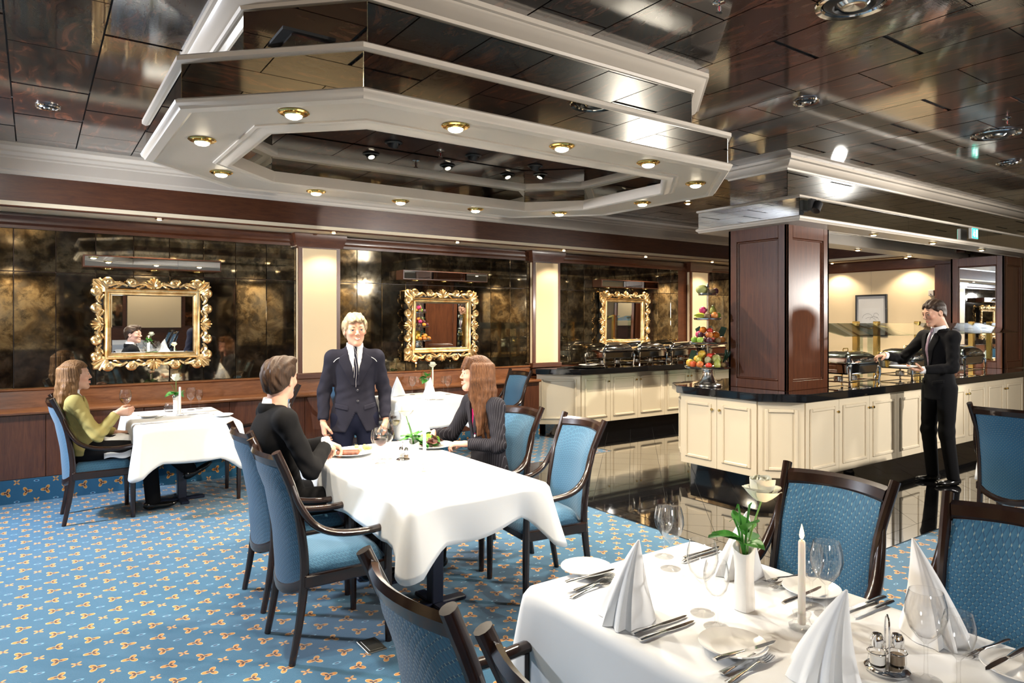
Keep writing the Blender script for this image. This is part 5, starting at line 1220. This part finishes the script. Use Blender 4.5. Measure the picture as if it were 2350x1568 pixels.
def head(person, M4, skin_c, hair, hm, smile=.5, iris=(.10, .07, .04), fem=False, brow=(.08, .05, .03), k=1.):
    """builds the head in its own frame; returns the skin mesh, already moved by M4; eyes, brows and hair become children"""
    G = Grid((-.10, -.135, -.215), (.10, .135, .14), .0036)
    jw = .040 if fem else .046
    d = ell(G, (0, -.014, .032), (.076, .098, .088)); d = sm(d, ell(G, (0, .016, -.025), (.062, .074, .088)), .03)
    d = sm(d, cap(G, (0, .03, -.06), (0, .070, -.100), .042, .020), .025)
    for s in (-1, 1):
        d = sm(d, cap(G, (s * jw, -.002, -.055), (s * .014, .064, -.099), .021, .016), .02)
        d = sm(d, ell(G, (s * .038, .064, -.026 + .006 * smile), (.022, .022, .020)), .018)
    d = sm(d, cap(G, (-.040, .076, .026), (.040, .076, .026), .011), .018)
    for s in (-1, 1): d = sx(d, -ell(G, (s * .033, .101, .007), (.016, .014, .011)), .012)
    for s in (-1, 1):
        d = sm(d, cap(G, (s * .019, .0885, .0125), (s * .034, .0900, .0166), .0046), .006); d = sm(d, cap(G, (s * .034, .0900, .0166), (s * .047, .079, .0112), .0046), .006)
        d = sm(d, cap(G, (s * .020, .0865, -.0016), (s * .044, .0785, -.0012), .0045), .007)
    nt = .107 if fem else .112
    d = sm(d, cap(G, (0, .087, .016), (0, nt, -.024), .0066 if fem else .0075, .0088 if fem else .0102), .010)
    for s in (-1, 1): d = sm(d, ell(G, (s * .0105, .097, -.029), (.0070, .010, .0065)), .006)
    mz = -.060; up = .006 * smile
    for s in (-1, 1):
        d = sm(d, cap(G, (0, .0975, mz + .0035), (s * .024, .081, mz + up), .0058, .003), .006)
        d = sm(d, cap(G, (0, .0965, mz - .0085), (s * .022, .080, mz - .003 + up), .0066, .003), .006)
    for s in (-1, 1): d = sx(d, -cap(G, (0, .1045, mz - .0022), (s * .023, .087, mz - .0012 + up), .0024, .0014), .003)
    d = sm(d, ell(G, (0, .074, -.097), (.019, .018, .016)), .015)
    for s in (-1, 1):
        e = ell(G, (s * .079, -.010, -.004), (.010, .021, .032)); e = sx(e, -ell(G, (s * .088, -.004, .0), (.008, .012, .018)), .008); d = sm(d, e, .008)
    d = sm(d, cap(G, (0, -.022, -.05), (0, -.048, -.215), .050 if fem else .056, .052 if fem else .060), .03)
    sc, lipc = np.array((*skin_c, 1.)), np.array((skin_c[0] * .82, skin_c[1] * .50, skin_c[2] * .50, 1.))
    def col(P):
        c = np.tile(sc, (len(P), 1)); x, y, z = P[:, 0], P[:, 1], P[:, 2]
        ch = np.exp(-(((np.abs(x) - .042) / .02) ** 2 + ((z + .03) / .022) ** 2)) * (y > .02); c[:, 1] *= 1 - .16 * ch; c[:, 2] *= 1 - .18 * ch
        lw = np.clip(1.5 - np.hypot(x / .024, (z - (mz - .002) - up * (x / .024) ** 2) / .0115) * 1.4, 0, 1) * (y > .072); c = c * (1 - lw[:, None]) + lipc * lw[:, None]
        if smile > .7:
            tw = ((np.abs(x) < .017) & (np.abs(z - (mz - .0022) - up * (x / .024) ** 2) < .0030) & (y > .07)); c[tw] = (.80, .77, .70, 1)
        return c
    o = G.mesh(d, 'head_skin', person['_skin'], color=col); me = o.data; bpy.data.objects.remove(o)
    par = person['_root']
    for s in (-1, 1):
        b = MB().ball((0, 0, 0), .0120, 16); m = b.mesh('eye', EYE_W); ir = simple('iris', iris, .25); m.materials.append(ir); m.materials.append(EYE_P)
        for p in m.polygons:
            c = p.center.normalized(); p.material_index = 2 if c.y > .94 else (1 if c.y > .80 else 0)
        m.transform(Matrix.Translation((s * .0325, .0786, .0070))); m.transform(M4); link(m, 'eye', par)
        m = MB().tube([(s * .014, .0915, .026), (s * .028, .093, .0315), (s * .042, .085, .030), (s * .052, .073, .024)], [(.0030, .002), (.0036, .0022), (.003, .002), (.0015, .001)], 6).mesh('eyebrow', simple('brow_hair', brow, .7)); m.transform(M4); link(m, 'eyebrow', par)
    # hair
    if hair == 'short' or hair == 'quiff' or hair == 'crop':
        H = Grid((-.11, -.14, -.13), (.11, .14, .165), .0038)
        th = {'short': .012, 'quiff': .016, 'crop': .016}[hair]
        e = ell(H, (0, -.016, .034), (.078 + th, .099 + th, .090 + th)); e = sm(e, ell(H, (0, -.03, -.03), (.070 + th * .6, .070 + th * .8, .07)), .03)
        n = .0016 * np.sin(H.X * 190 + 30 * H.Y + 2 * np.sin(H.Z * 40)) + .0018 * np.sin(H.Y * 60 + H.X * 120 + 2.) + .0012 * np.sin(H.Z * 90 + H.X * 150)
        e = e + n * (1.7 if hair == 'crop' else 1.)
        if hair == 'quiff': e = sm(e, ell(H, (.012, .055, .108), (.058, .042, .026)) + n, .025)
        if hair == 'crop':
            for i, (a, b) in enumerate([(-.05, .07), (-.03, .085), (-.008, .092), (.016, .09), (.04, .082), (.056, .06)]): e = sm(e, cap(H, (a * .8, .03, .118), (a, b, .072 + .006 * (i % 2)), .014, .008) + n, .012)
        fr = .070 if hair != 'crop' else .064
        cut = (F4(fr) + .007 * np.sin(H.X * 95 + 1.) + .004 * np.sin(H.X * 210) - .018 * (H.X / .06) ** 2 * (1 if hair != 'crop' else .3) - H.Z)                      # front hairline
        side = (F4(-.045) + (H.Y + .05) * F4(.9) - H.Z)                                       # slopes down to the nape
        cut = np.where(H.Y > .045, cut, side) if hair != 'crop' else np.where(H.Y > .05, cut, F4(-.055) + (H.Y + .05) * F4(.75) - H.Z)
        cut = sx(cut, -(cap(H, (-.2, .028, -.02), (.2, .028, -.02), .0001) - .0) * 0 - 1., .01)
        e = sx(e, cut * F4(.8), .012)
        for s in (-1, 1): e = sx(e, -ell(H, (s * .088, -.006, -.006), (.022, .020, .030)), .008)
        o = H.mesh(e, 'hair', hm, par); o.data.transform(M4)
    else:
        L = {'long': .30, 'longer': .40}[hair]; H = Grid((-.15, -.20, -.16 - L * .85), (.15, .145, .16), .0048)
        e = ell(H, (0, -.016, .036), (.090, .112, .101))
        e = sm(e, ell(H, (0, -.045, -.03), (.085, .080, .09)), .04)
        rng = random.Random(5 if hair == 'long' else 6)
        n = .0016 * np.sin(np.arctan2(H.X, -H.Y - .02) * 38 + 1.5 * np.sin(H.Z * 14)) + .0012 * np.sin(np.arctan2(H.X, -H.Y) * 67 + H.Z * 9)
        front = F4(.060) - H.Z if hair == 'long' else F4(.034) - H.Z
        face = np.where((H.Y > .028) & (np.abs(H.X) < .072), front, F4(-1.))
        e = sx(e, np.maximum(face * F4(.9), -1), .012)
        if hair == 'longer':
            for i in range(7): x0 = -.054 + .018 * i; e = sm(e, cap(H, (x0 * .8, .062, .104), (x0, .092, .040 + .004 * (i % 2)), .016, .008), .014)
        for i in range(17):
            a = (-1.72 + 3.44 * i / 16) if hair == 'long' else (-2.15 + 4.3 * i / 16); r = .084 + .012 * rng.random(); x0, y0 = r * math.sin(a), -.02 - (r + .01) * math.cos(a) * .95
            p = [((x0 * .96, y0, .06), .020), ((x0 * 1.05, y0 * 1.02, -.04), .025)]; m = 6; sw = rng.uniform(-.02, .02)
            for q in range(1, m + 1):
                f = q / m; p.append(((x0 * (1.05 + .30 * f * (1 - .4 * f)) + sw * math.sin(f * 5 + i), (y0 - .02 * f) + .012 * math.sin(f * 6 + i * 1.7) - .015 * f, -.04 - (L + .04 * rng.random()) * f * (.88 if abs(a) > 1.8 else 1)), .025 - .015 * f * f))
            e = sm(e, chain(H, p, .01), .016)
        e = e + n
        if hair == 'long': e = sx(e, -ell(H, (0, .10, -.03), (.062, .062, .10)), .01)
        else: e = sx(e, -ell(H, (0, .105, -.045), (.060, .058, .085)), .01)
        o = H.mesh(e, 'hair', hm, par); o.data.transform(M4)
    me.transform(M4); return me
def hand(person, wrist, fdir, ndir, right, curl=(.35, .4, .45, .5), thumb=.4, spread=0., s=1.):
    f = Vector(fdir).normalized(); n = Vector(ndir); n = (n - f * n.dot(f)).normalized(); t = n.cross(f); t = -t if right else t
    T = Matrix(((f.x, t.x, n.x, wrist[0]), (f.y, t.y, n.y, wrist[1]), (f.z, t.z, n.z, wrist[2]), (0, 0, 0, 1))) @ Matrix.Scale(s, 4)
    G = Grid((-.075, -.075, -.055), (.20, .085, .13), .0030)
    d = cap(G, (-.022, 0, 0), (.01, 0, 0), .023, .022, 1.0)
    kn = [(.092, .028), (.096, .009), (.091, -.010), (.082, -.027)]
    for (kx, ky) in kn: d = sm(d, cap(G, (.012, ky * .55, 0), (kx, ky, -.002), .0145, .0115), .016)
    d = sm(d, ell(G, (.04, .02, .008), (.03, .016, .013)), .015)
    L = (.068, .076, .070, .054)
    for i, (kx, ky) in enumerate(kn):
        a = 0; p = Vector((kx, ky, -.002)); pts = [(tuple(p), .0105)]; sp = spread * (1.5 - i)
        for sg, fr in enumerate((.45, .31, .24)):
            a += curl[i] * (.9, 1.1, .8)[sg] * 1.25; p = p + Vector((math.cos(a), sp * .25 + .02 * (1.5 - i) * 0, math.sin(a))) * (L[i] * fr); pts.append((tuple(p), (.0096, .0088, .0074)[sg] * (.88 if i == 3 else 1)))
        d = sm(d, chain(G, pts, .003), .006)
    p = Vector((.022, .022, .006)); pts = [(tuple(p), .014)]
    for q, (ln, dr) in enumerate(((.036, (.70, .62, .30 + .2 * thumb)), (.032, (.85, .35 - .4 * thumb, .35 + .5 * thumb)), (.025, (.9, .05 - .5 * thumb, .35 + .6 * thumb)))):
        p = p + Vector(dr).normalized() * ln; pts.append((tuple(p), (.0118, .0105, .0082)[q]))
    d = sm(d, chain(G, pts, .005), .010)
    c = np.array((*person['skin'], 1.)); c2 = c * np.array((.96, .86, .84, 1))
    def col(P): w = np.clip((P[:, :1] - .08) / .08, 0, 1); return c * (1 - w) + c2 * w
    o = G.mesh(d, 'hand_skin', person['_skin'], color=col); me = o.data; bpy.data.objects.remove(o); me.transform(T); return me
def join_meshes(name, mats, mes):
    bm = bmesh.new()
    for m in mes: bm.from_mesh(m)
    out = bpy.data.meshes.new(name); bm.to_mesh(out); bm.free(); out.shade_smooth(); out.materials.append(mats)
    return out
def person(P):
    root = empty('tmp_root', (*P['at'], 0), P['face'] - PI / 2); P['_root'] = root; P['_skin'] = skin_mat('skin', P['skin'], None)
    sk = []; J = P['J']; fem = P.get('fem', False); k_ = .93 if fem else 1.
    hp = J['head']; yaw, pit, rol = P.get('look', (0, 0, 0))
    HM = Matrix.Translation(hp) @ rotz(yaw) @ Matrix.Rotation(pit, 4, 'X') @ Matrix.Rotation(rol, 4, 'Y') @ Matrix.Scale(.97 if fem else 1.02, 4)
    sk.append(head(P, HM, P['skin'], P['hair'], P['hm'], P.get('smile', .5), P.get('iris', (.10, .07, .04)), fem, P.get('brow', (.08, .05, .03))))
    for side, rt in (('r', True), ('l', False)):
        h = P['hand_' + side]; sk.append(hand(P, J['wr_' + side], h[0], h[1], rt, *h[2:], s=k_))
    # the body under the clothes
    pel, che, nek = J['pelvis'], J['chest'], J['neck']; xs = [q[0] for q in J.values()]; ys_ = [q[1] for q in J.values()]
    lo = (min(xs) - .2, min(ys_) - .22, min(q[2] for q in J.values()) - .12); hi = (max(xs) + .2, max(ys_) + .22, nek[2] + .12)
    G = Grid(lo, hi, .017); wr, hr, cr = P.get('girth', (.118, .145, .145))
    wst = tuple((pel[i] + che[i]) / 2 for i in range(3)); YS = 1.4
    def torso(G, o=0.): return sm(chain(G, [(pel, hr + o), (wst, wr + o), (che, cr + o)], .05, YS), cap(G, J['sh_l'], J['sh_r'], .055 * k_ + o, .055 * k_ + o), .06)
    d = torso(G, -.012); d = sm(d, cap(G, che, nek, .06, .05), .04)
    for s in 'lr':
        d = sm(d, chain(G, [(J['sh_' + s], .050 * k_), (J['el_' + s], .040 * k_), (J['wr_' + s], .026 * k_)], .02), .03)
        d = sm(d, chain(G, [(J['hi_' + s], .078), (J['kn_' + s], .053), (J['an_' + s], .038)], .03), .04)
    sc = np.array((*P['skin'], 1.)); o = G.mesh(d, 'body_skin', P['_skin'], color=lambda Q: np.tile(sc, (len(Q), 1))); sk.append(o.data); bpy.data.objects.remove(o)
    body = link(join_meshes('person', P['_skin'], sk), 'person', loc=root.location, rot=root.rotation_euler); tag(body, P['label'], 'person')
    for ch in list(root.children): ch.parent = body
    bpy.data.objects.remove(root); P['_root'] = body
    # jacket
    G = Grid((min(xs) - .17, min(ys_[:]) - .2, P['hem'] - .06), (max(xs) + .17, max(J['el_l'][1], J['el_r'][1], J['wr_l'][1], J['wr_r'][1], pel[1] + .1) + .2, nek[2] + .10), .0075)
    def tj(G): return torso(G, .012)
    def tfun(G):
        T = tj(G); T = sm(T, cap(G, che, (nek[0], nek[1] - .01, nek[2] - .005), .085, .058), .05)
        return sm(T, cap(G, pel, (pel[0], pel[1], P['hem'] - .02), hr + .012, hr + P.get('flare', .03), YS), .05)
    T = tfun(G)
    sl = None
    for s in 'lr':
        S, E, W = J['sh_' + s], J['el_' + s], J['wr_' + s]; W2 = tuple(E[i] + (W[i] - E[i]) * P.get('cuff', .93) for i in range(3))
        c = chain(G, [(S, .060 * k_), (E, .053 * k_), (W2, .042 * k_)], .02); L = math.dist(E, W2)
        cut = sum((np_ - F4(W2[i])) * F4((W2[i] - E[i]) / L) for i, np_ in enumerate((G.X, G.Y, G.Z))); c = np.maximum(c, cut)
        wr_ = .0035 * np.sin(((G.X - E[0]) * 40 + (G.Z - E[2]) * 75 + (G.Y - E[1]) * 55)) * np.exp(-((G.X - E[0]) ** 2 + (G.Y - E[1]) ** 2 + (G.Z - E[2]) ** 2) / .016); c = c + wr_ * F4(P.get('fold', 1.)) + F4(.0016) * np.sin(G.Z * 70 + G.X * 45 - G.Y * 60 + 3 * np.sin(G.X * 21 + G.Y * 17))
        sl = c if sl is None else np.minimum(sl, c)
    wst_n = .0025 * np.sin(G.Z * 90 + G.X * 40) * np.exp(-((G.Z - wst[2]) / .07) ** 2); Tn = T + wst_n
    if P.get('skirt', True): Tn = np.maximum(Tn, F4(P['hem']) - G.Z)
    nz, bz, vw = nek[2] + .03, P['v'][0], P['v'][1]; fy = che[1]
    V = np.maximum(poly2(G, [(-.004, bz), (.004, bz), (vw, nz), (-vw, nz)]), F4(fy) - G.Y)
    Tn = np.maximum(Tn, -V)
    if P.get('cutaway'): q = P['cutaway']; Tn = np.maximum(Tn, -np.maximum(poly2(G, [(-.001, q), (-.10, P['hem'] - .05), (.10, P['hem'] - .05), (.001, q)]), F4(fy) - G.Y))
    Tn = np.maximum(Tn, -(cap(G, (0, nek[1] + .02, nek[2] + .0), (0, nek[1] + .01, nek[2] + .2), .052, .08)))
    d = sm(Tn, sl, .03); G.mesh(d, 'jacket', P['cloth'], body)
    GJ, TJ = G, T
    G = Grid((-.21, fy, max(P['hem'], bz - .25) - .02), (.21, max(fy, pel[1]) + .20, nek[2] + .09), .0042); T = tfun(G)
    def shell(off, th, pol, name, mat):
        dd = np.maximum(np.abs(T - F4(off)) - F4(th), pol); dd = np.maximum(dd, F4(fy + .008) - G.Y)
        if (dd < 0).any(): return G.mesh(dd, name, mat, body, smooth_it=2)
    lt = P.get('lapel_top', nek[2] - .03)
    for s in (-1, 1):
        shell(.008, .0065, poly2(G, [(s * .004, bz + .01), (s * (vw * .45), bz + (nz - bz) * .5), (s * vw, lt), (s * (vw + .055), lt - .035), (s * (vw + .060), lt - .075), (s * .03, bz + .01)]), 'lapel', P.get('lapel', P['cloth']))
    if P.get('pockets'):
        for s in (-1, 1): shell(.006, .005, poly2(G, [(s * .055, P['pockets'] - .025), (s * .15, P['pockets'] - .005), (s * .15, P['pockets'] + .03), (s * .055, P['pockets'] + .012)]), 'pocket_flap', P['cloth'])
    # shirt, collar, tie
    G0, T0 = G, T; G, T = GJ, TJ
    S_ = T + F4(.006); sh = np.maximum(S_, poly2(G, [(-.02, bz - .05), (.02, bz - .05), (vw + .03, nz + .02), (-vw - .03, nz + .02)])); sh = np.maximum(sh, F4(fy - .03) - G.Y); G.mesh(sh, 'shirt', P['shirt'], body)
    G = Grid((-.10, nek[1] - .11, nek[2] - .06), (.10, nek[1] + .12, nek[2] + .08), .0030)
    n0 = (nek[0], nek[1] - .012, nek[2] - .02); n1 = (hp[0] * .35 + nek[0] * .65, hp[1] * .35 + nek[1] * .65 - .01, nek[2] + .045)
    co_ = np.abs(cap(G, n0, n1, .066 * k_, .060 * k_)) - F4(.0045); co_ = np.maximum(co_, G.Z - F4(nek[2] + .042) + np.maximum(G.Y - F4(nek[1]), 0) * F4(.35)); co_ = np.maximum(co_, F4(nek[2] - .035) - G.Z); co_ = np.maximum(co_, -np.maximum(poly2(G, [(0, nek[2] - .03), (.028, nek[2] + .07), (-.028, nek[2] + .07)]), F4(nek[1]) - G.Y)); G.mesh(co_, 'collar', P['shirt'], body)
    jc = np.abs(cap(G, (n0[0], n0[1] - .004, n0[2]), n1, .077 * k_, .068 * k_)) - F4(.006); jc = np.maximum(jc, G.Z - F4(nek[2] + .014) + np.maximum(G.Y - F4(nek[1] - .03), 0) * F4(.8)); jc = np.maximum(jc, F4(nek[2] - .05) - G.Z); jc = np.maximum(jc, G.Y - F4(nek[1] + .055)); G.mesh(jc, 'jacket_collar', P['cloth'], body)
    G, T = G0, T0
    if P.get('tie'):
        w = P['tie'][1]
        shell(.004, .0055, poly2(G, [(-.008, nek[2] - .01), (.008, nek[2] - .01), (w, bz + .02), (0, bz - .005), (-w, bz + .02)]), 'tie', P['tie'][0])
        shell(.010, .008, poly2(G, [(-.014, nek[2] + .015), (.014, nek[2] + .015), (.010, nek[2] - .03), (-.010, nek[2] - .03)]), 'tie_knot', P['tie'][0])
    def front_y(x, z):
        ix = int((x - G.lo[0]) / G.h); iz = int((z - G.lo[2]) / G.h); col = T[ix, :, iz]; w_ = np.where(col < 0)[0]
        return float(G.lo[1] + (w_.max() + 1) * G.h) if len(w_) else fy + .12
    for z in P.get('buttons', ()):
        y = front_y(0., z) + .004; MB().lathe([(.0001, -.002), (.009, -.002), (.010, .001), (.007, .004), (.0001, .003)], 12, M=Matrix.Translation((-.012, y, z)) @ Matrix.Rotation(-PI / 2, 4, 'X')).build('button', P['button'], body)
    for s in ('lr' if P.get('cuffs') else ''):
        E, W = Vector(J['el_' + s]), Vector(J['wr_' + s]); dr = (W - E).normalized(); c0 = E + (W - E) * .90
        MB().tube([tuple(c0), tuple(c0 + dr * .045)], [.037, .034], 16).build('cuff', P['shirt'], body)
    for sg in ((-1, 1) if P.get('piping') else ()):
        MB().tube([(sg * x, front_y(sg * x, z) + .004, z) for x, z in P['piping']], .0022, 6).build('piping', P['shirt'], body)
    # trousers
    zl = min(J['an_l'][2], J['an_r'][2]); G = Grid((min(xs[:]) - .1, min(pel[1], J['an_l'][1]) - .24, zl - .08), (max(xs) + .1, max(J[q][1] for q in ('kn_l', 'kn_r', 'an_l', 'an_r')) + .14, pel[2] + .16), .0085)
    d = chain(G, [(pel, hr + .004), (wst, wr)], .05, YS)
    for s in 'lr':
        c = chain(G, [(J['hi_' + s], .092), (J['kn_' + s], .068 if not fem else .064), (J['an_' + s], .056 if not fem else .060)], .03); c = c + .003 * np.sin(G.Z * 60 + G.Y * 50) * np.exp(-((G.X - J['kn_' + s][0]) ** 2 + (G.Y - J['kn_' + s][1]) ** 2 + (G.Z - J['kn_' + s][2]) ** 2) / .02)
        d = sm(d, c, .03)
    for s in 'lr':
        a = J['an_' + s]; d = np.maximum(d, -ell(G, (a[0], a[1], a[2] - .07), (.075, .075, .055)))
    G.mesh(d, 'trousers', P['legs'], body)
    for s in 'lr':
        a = J['an_' + s]; ty = P.get('toe_' + s, 0.); G2 = Grid((-.06, -.10, -.10), (.06, .24, .06), .0055)
        d = sm(ell(G2, (0, -.02, -.035), (.034, .055, .04)), ell(G2, (0, .09, -.052), (.040, .10, .026)), .035); d = sm(d, cap(G2, (0, -.02, 0), (0, -.03, -.03), .036 if not fem else .030), .02); d = np.maximum(d, F4(-.078) - G2.Z)
        if fem: d = sx(d, -ell(G2, (0, .02, .0), (.028, .075, .030)), .01)
        o = G2.mesh(d, 'shoe', P['shoe'], body); o.location = a; o.rotation_euler = (P.get('foot_' + s, 0.), 0, ty)
    return body
BLK = cloth_mat('black_suiting', (.008, .008, .009)); SHOE = simple('black_leather', (.008, .008, .008), .18); WSH = cloth_mat('white_shirting', (.80, .80, .82), .7)
# woman in the yellow-green jacket, raising a glass
person(dict(at=(.40, 6.66), face=0., label='seated woman in a yellow-green jacket raising a wine glass', fem=True, skin=(.62, .36, .25), hair='long', hm=hair_mat('light_brown_hair', (.075, .036, .016), (.28, .15, .065)), look=(-.05, .05, 0), smile=.6,
    J=dict(head=(0, -.115, 1.175), neck=(0, -.145, 1.035), chest=(0, -.135, .865), pelvis=(0, -.07, .56), sh_r=(.165, -.135, .965), sh_l=(-.165, -.135, .965), el_r=(.245, .02, .70), wr_r=(.175, .165, .865), el_l=(-.25, .0, .70), wr_l=(-.17, .19, .655),
           hi_r=(.085, -.02, .55), hi_l=(-.085, -.02, .55), kn_r=(.10, .40, .545), kn_l=(-.04, .42, .60), an_r=(.09, .44, .085), an_l=(.0, .74, .30)), hand_r=((.35, .93, .1), (-1, .2, .1), (.55, .6, .62, .6), .5), hand_l=((.3, .95, -.05), (0, 0, -1), (.2, .2, .25, .3), .1), toe_r=.1, foot_l=.5,
    cloth=cloth_mat('yellow_green_jacket_cloth', (.36, .30, .11)), shirt=WSH, legs=BLK, shoe=SHOE, hem=.53, flare=.01, v=(.80, .055), girth=(.112, .140, .132), fold=2.))
wineglass('big', (.40 + .225, 6.66 - .165, .835), 'wine glass raised by the woman in yellow-green', 'white_wine')
b = MB(); vs = []; nx_, ny_ = 12, 8
for i in range(nx_ + 1):
    for j in range(ny_ + 1):
        u, v = i / nx_, j / ny_; vs.append((.47 + .26 * u + .02 * v, 6.46 + .30 * v, .645 - .16 * max(0, .45 - v) ** 1.1 * 2.2 + .010 * math.sin(9 * u + 4 * v)))
b.add(vs, [(i * (ny_ + 1) + j, i * (ny_ + 1) + j + 1, (i + 1) * (ny_ + 1) + j + 1, (i + 1) * (ny_ + 1) + j) for i in range(nx_) for j in range(ny_)])
o = b.build('lap_napkin', M['linen'], ang=80); tag(o, 'white napkin spread over the lap of the woman in yellow-green', 'napkin'); o.modifiers.new('thick', 'SOLIDIFY').thickness = .004
# man in the black suit, seen from behind
person(dict(at=(1.27, 4.107), face=0., label='seated man in a black suit seen from behind, looking at the standing woman', cuffs=1, skin=(.60, .34, .25), hair='quiff', hm=hair_mat('dark_brown_hair', (.012, .007, .005), (.06, .032, .018)), look=(.62, .03, 0), smile=.8,
    J=dict(head=(0, -.07, 1.275), neck=(0, -.10, 1.13), chest=(0, -.12, .93), pelvis=(0, -.06, .57), sh_r=(.195, -.10, 1.06), sh_l=(-.195, -.09, 1.06), el_r=(.275, .02, .775), wr_r=(.06, .185, .865), el_l=(-.26, .08, .80), wr_l=(-.14, .255, .85),
           hi_r=(.095, 0, .55), hi_l=(-.095, 0, .55), kn_r=(.13, .42, .545), kn_l=(-.13, .42, .545), an_r=(.12, .46, .09), an_l=(-.12, .46, .09)), hand_r=((-.75, .55, -.35), (.1, -.2, -1), (.5, .55, .6, .6), .5), hand_l=((.5, .75, -.4), (.4, -.2, -.9), (.5, .55, .6, .6), .5),
    cloth=BLK, shirt=WSH, legs=BLK, shoe=SHOE, hem=.50, flare=.015, v=(.80, .06), girth=(.135, .158, .162), tie=(cloth_mat('grey_tie', (.18, .19, .22)), .03)))
# standing woman in navy
NVY = cloth_mat('navy_uniform_cloth', (.020, .020, .031))
person(dict(at=(1.985, 4.90), face=math.radians(-108), label='standing woman with short blond hair in a navy uniform jacket', fem=True, skin=(.66, .37, .26), hair='crop', hm=hair_mat('short_blond_hair', (.20, .14, .08), (.58, .46, .30)), look=(.10, -.02, .05), smile=1., iris=(.12, .20, .28), brow=(.25, .16, .08),
    J=dict(head=(0, .03, 1.553), neck=(0, -.005, 1.42), chest=(0, -.005, 1.25), pelvis=(0, 0, .93), sh_r=(.158, -.01, 1.345), sh_l=(-.158, -.01, 1.345), el_r=(.225, -.03, 1.09), wr_r=(.232, .05, .875), el_l=(-.225, -.03, 1.09), wr_l=(-.225, .06, .875),
           hi_r=(.09, 0, .90), hi_l=(-.09, 0, .90), kn_r=(.10, .01, .50), kn_l=(-.10, .01, .50), an_r=(.10, -.01, .085), an_l=(-.10, -.01, .085)), hand_r=((-.12, .12, -1), (-1, -.2, 0), (.3, .38, .45, .5), .3), hand_l=((.12, .12, -1), (1, -.2, 0), (.3, .38, .45, .5), .3),
    cloth=NVY, shirt=WSH, legs=cloth_mat('navy_trouser_cloth', (.012, .014, .03)), shoe=SHOE, hem=.80, flare=.04, piping=((.115, 1.352), (.130, 1.345), (.145, 1.334), (.158, 1.318)), v=(1.135, .062), cutaway=.95, pockets=.985, buttons=(1.11, 1.03), button=simple('dark_button', (.02, .02, .03), .3), girth=(.122, .148, .145), tie=(cloth_mat('striped_navy_scarf', (.010, .010, .02), .8, (.7, .7, .72), .016), .028)))
# woman with long dark hair
PIN = cloth_mat('pinstripe_charcoal', (.017, .016, .021), .85, (.07, .07, .085), .016)
person(dict(at=(2.57, 4.02), face=PI, label='seated woman with long dark brown hair in a pinstripe jacket, eating salad', fem=True, skin=(.62, .34, .26), hair='longer', hm=hair_mat('dark_brown_long_hair', (.030, .012, .006), (.15, .065, .028)), look=(-.35, .03, 0), smile=.7,
    J=dict(head=(0, .06, 1.255), neck=(0, .015, 1.11), chest=(0, -.03, .93), pelvis=(0, -.05, .57), sh_r=(.165, .0, 1.04), sh_l=(-.165, .0, 1.04), el_r=(.265, .10, .80), wr_r=(.225, .275, .835), el_l=(-.255, .04, .79), wr_l=(-.10, .20, .80),
           hi_r=(.09, 0, .55), hi_l=(-.09, 0, .55), kn_r=(.11, .40, .545), kn_l=(-.11, .40, .545), an_r=(.10, .42, .09), an_l=(-.10, .42, .09)), hand_r=((-.35, .85, -.25), (0, -.2, -1), (.5, .55, .6, .6), .4), hand_l=((.75, .62, -.05), (.2, 0, -1), (.38, .45, .5, .55), .3),
    cloth=PIN, shirt=cloth_mat('magenta_blouse', (.42, .015, .11), .6), legs=BLK, shoe=SHOE, hem=.52, flare=.02, v=(.84, .05), girth=(.125, .148, .145), buttons=(.83,), button=simple('pearl_button', (.6, .6, .62), .3)))
# man helping himself at the buffet
person(dict(at=(7.40, 3.14), face=math.radians(150), label='standing man in a black suit holding a plate at the buffet', cuffs=1, skin=(.55, .31, .21), hair='short', hm=hair_mat('cropped_dark_hair', (.010, .006, .004), (.045, .024, .014)), look=(.05, -.28, 0), smile=.1,
    J=dict(head=(0, .05, 1.705), neck=(0, -.005, 1.54), chest=(0, .0, 1.34), pelvis=(0, -.01, 1.00), sh_r=(.185, .01, 1.465), sh_l=(-.185, -.01, 1.465), el_r=(.245, .21, 1.235), wr_r=(.16, .455, 1.275), el_l=(-.235, .03, 1.17), wr_l=(-.14, .27, 1.145),
           hi_r=(.095, 0, .96), hi_l=(-.095, -.02, .96), kn_r=(.10, .03, .52), kn_l=(-.10, -.01, .52), an_r=(.11, -.02, .085), an_l=(-.11, -.07, .085)), hand_r=((-.1, .98, -.1), (-.3, 0, -1), (.45, .5, .55, .6), .4), hand_l=((.1, .95, .1), (0, -.1, 1), (.25, .25, .28, .3), .6),
    cloth=BLK, shirt=WSH, legs=BLK, shoe=SHOE, hem=.845, flare=.02, v=(1.17, .055), girth=(.125, .145, .158), tie=(cloth_mat('mauve_tie', (.22, .16, .20)), .032), buttons=(1.14,), button=M['black'], pockets=1.02))
fx, rx = Vector((math.cos(math.radians(150)), math.sin(math.radians(150)))), Vector((math.cos(math.radians(60)), math.sin(math.radians(60))))
p_ = Vector((7.40, 3.14)) + fx * .44 + rx * -.10
tag(link(plate_mesh(.125), 'plate', loc=(p_.x, p_.y, 1.165)), 'white plate held by the man at the buffet', 'plate')
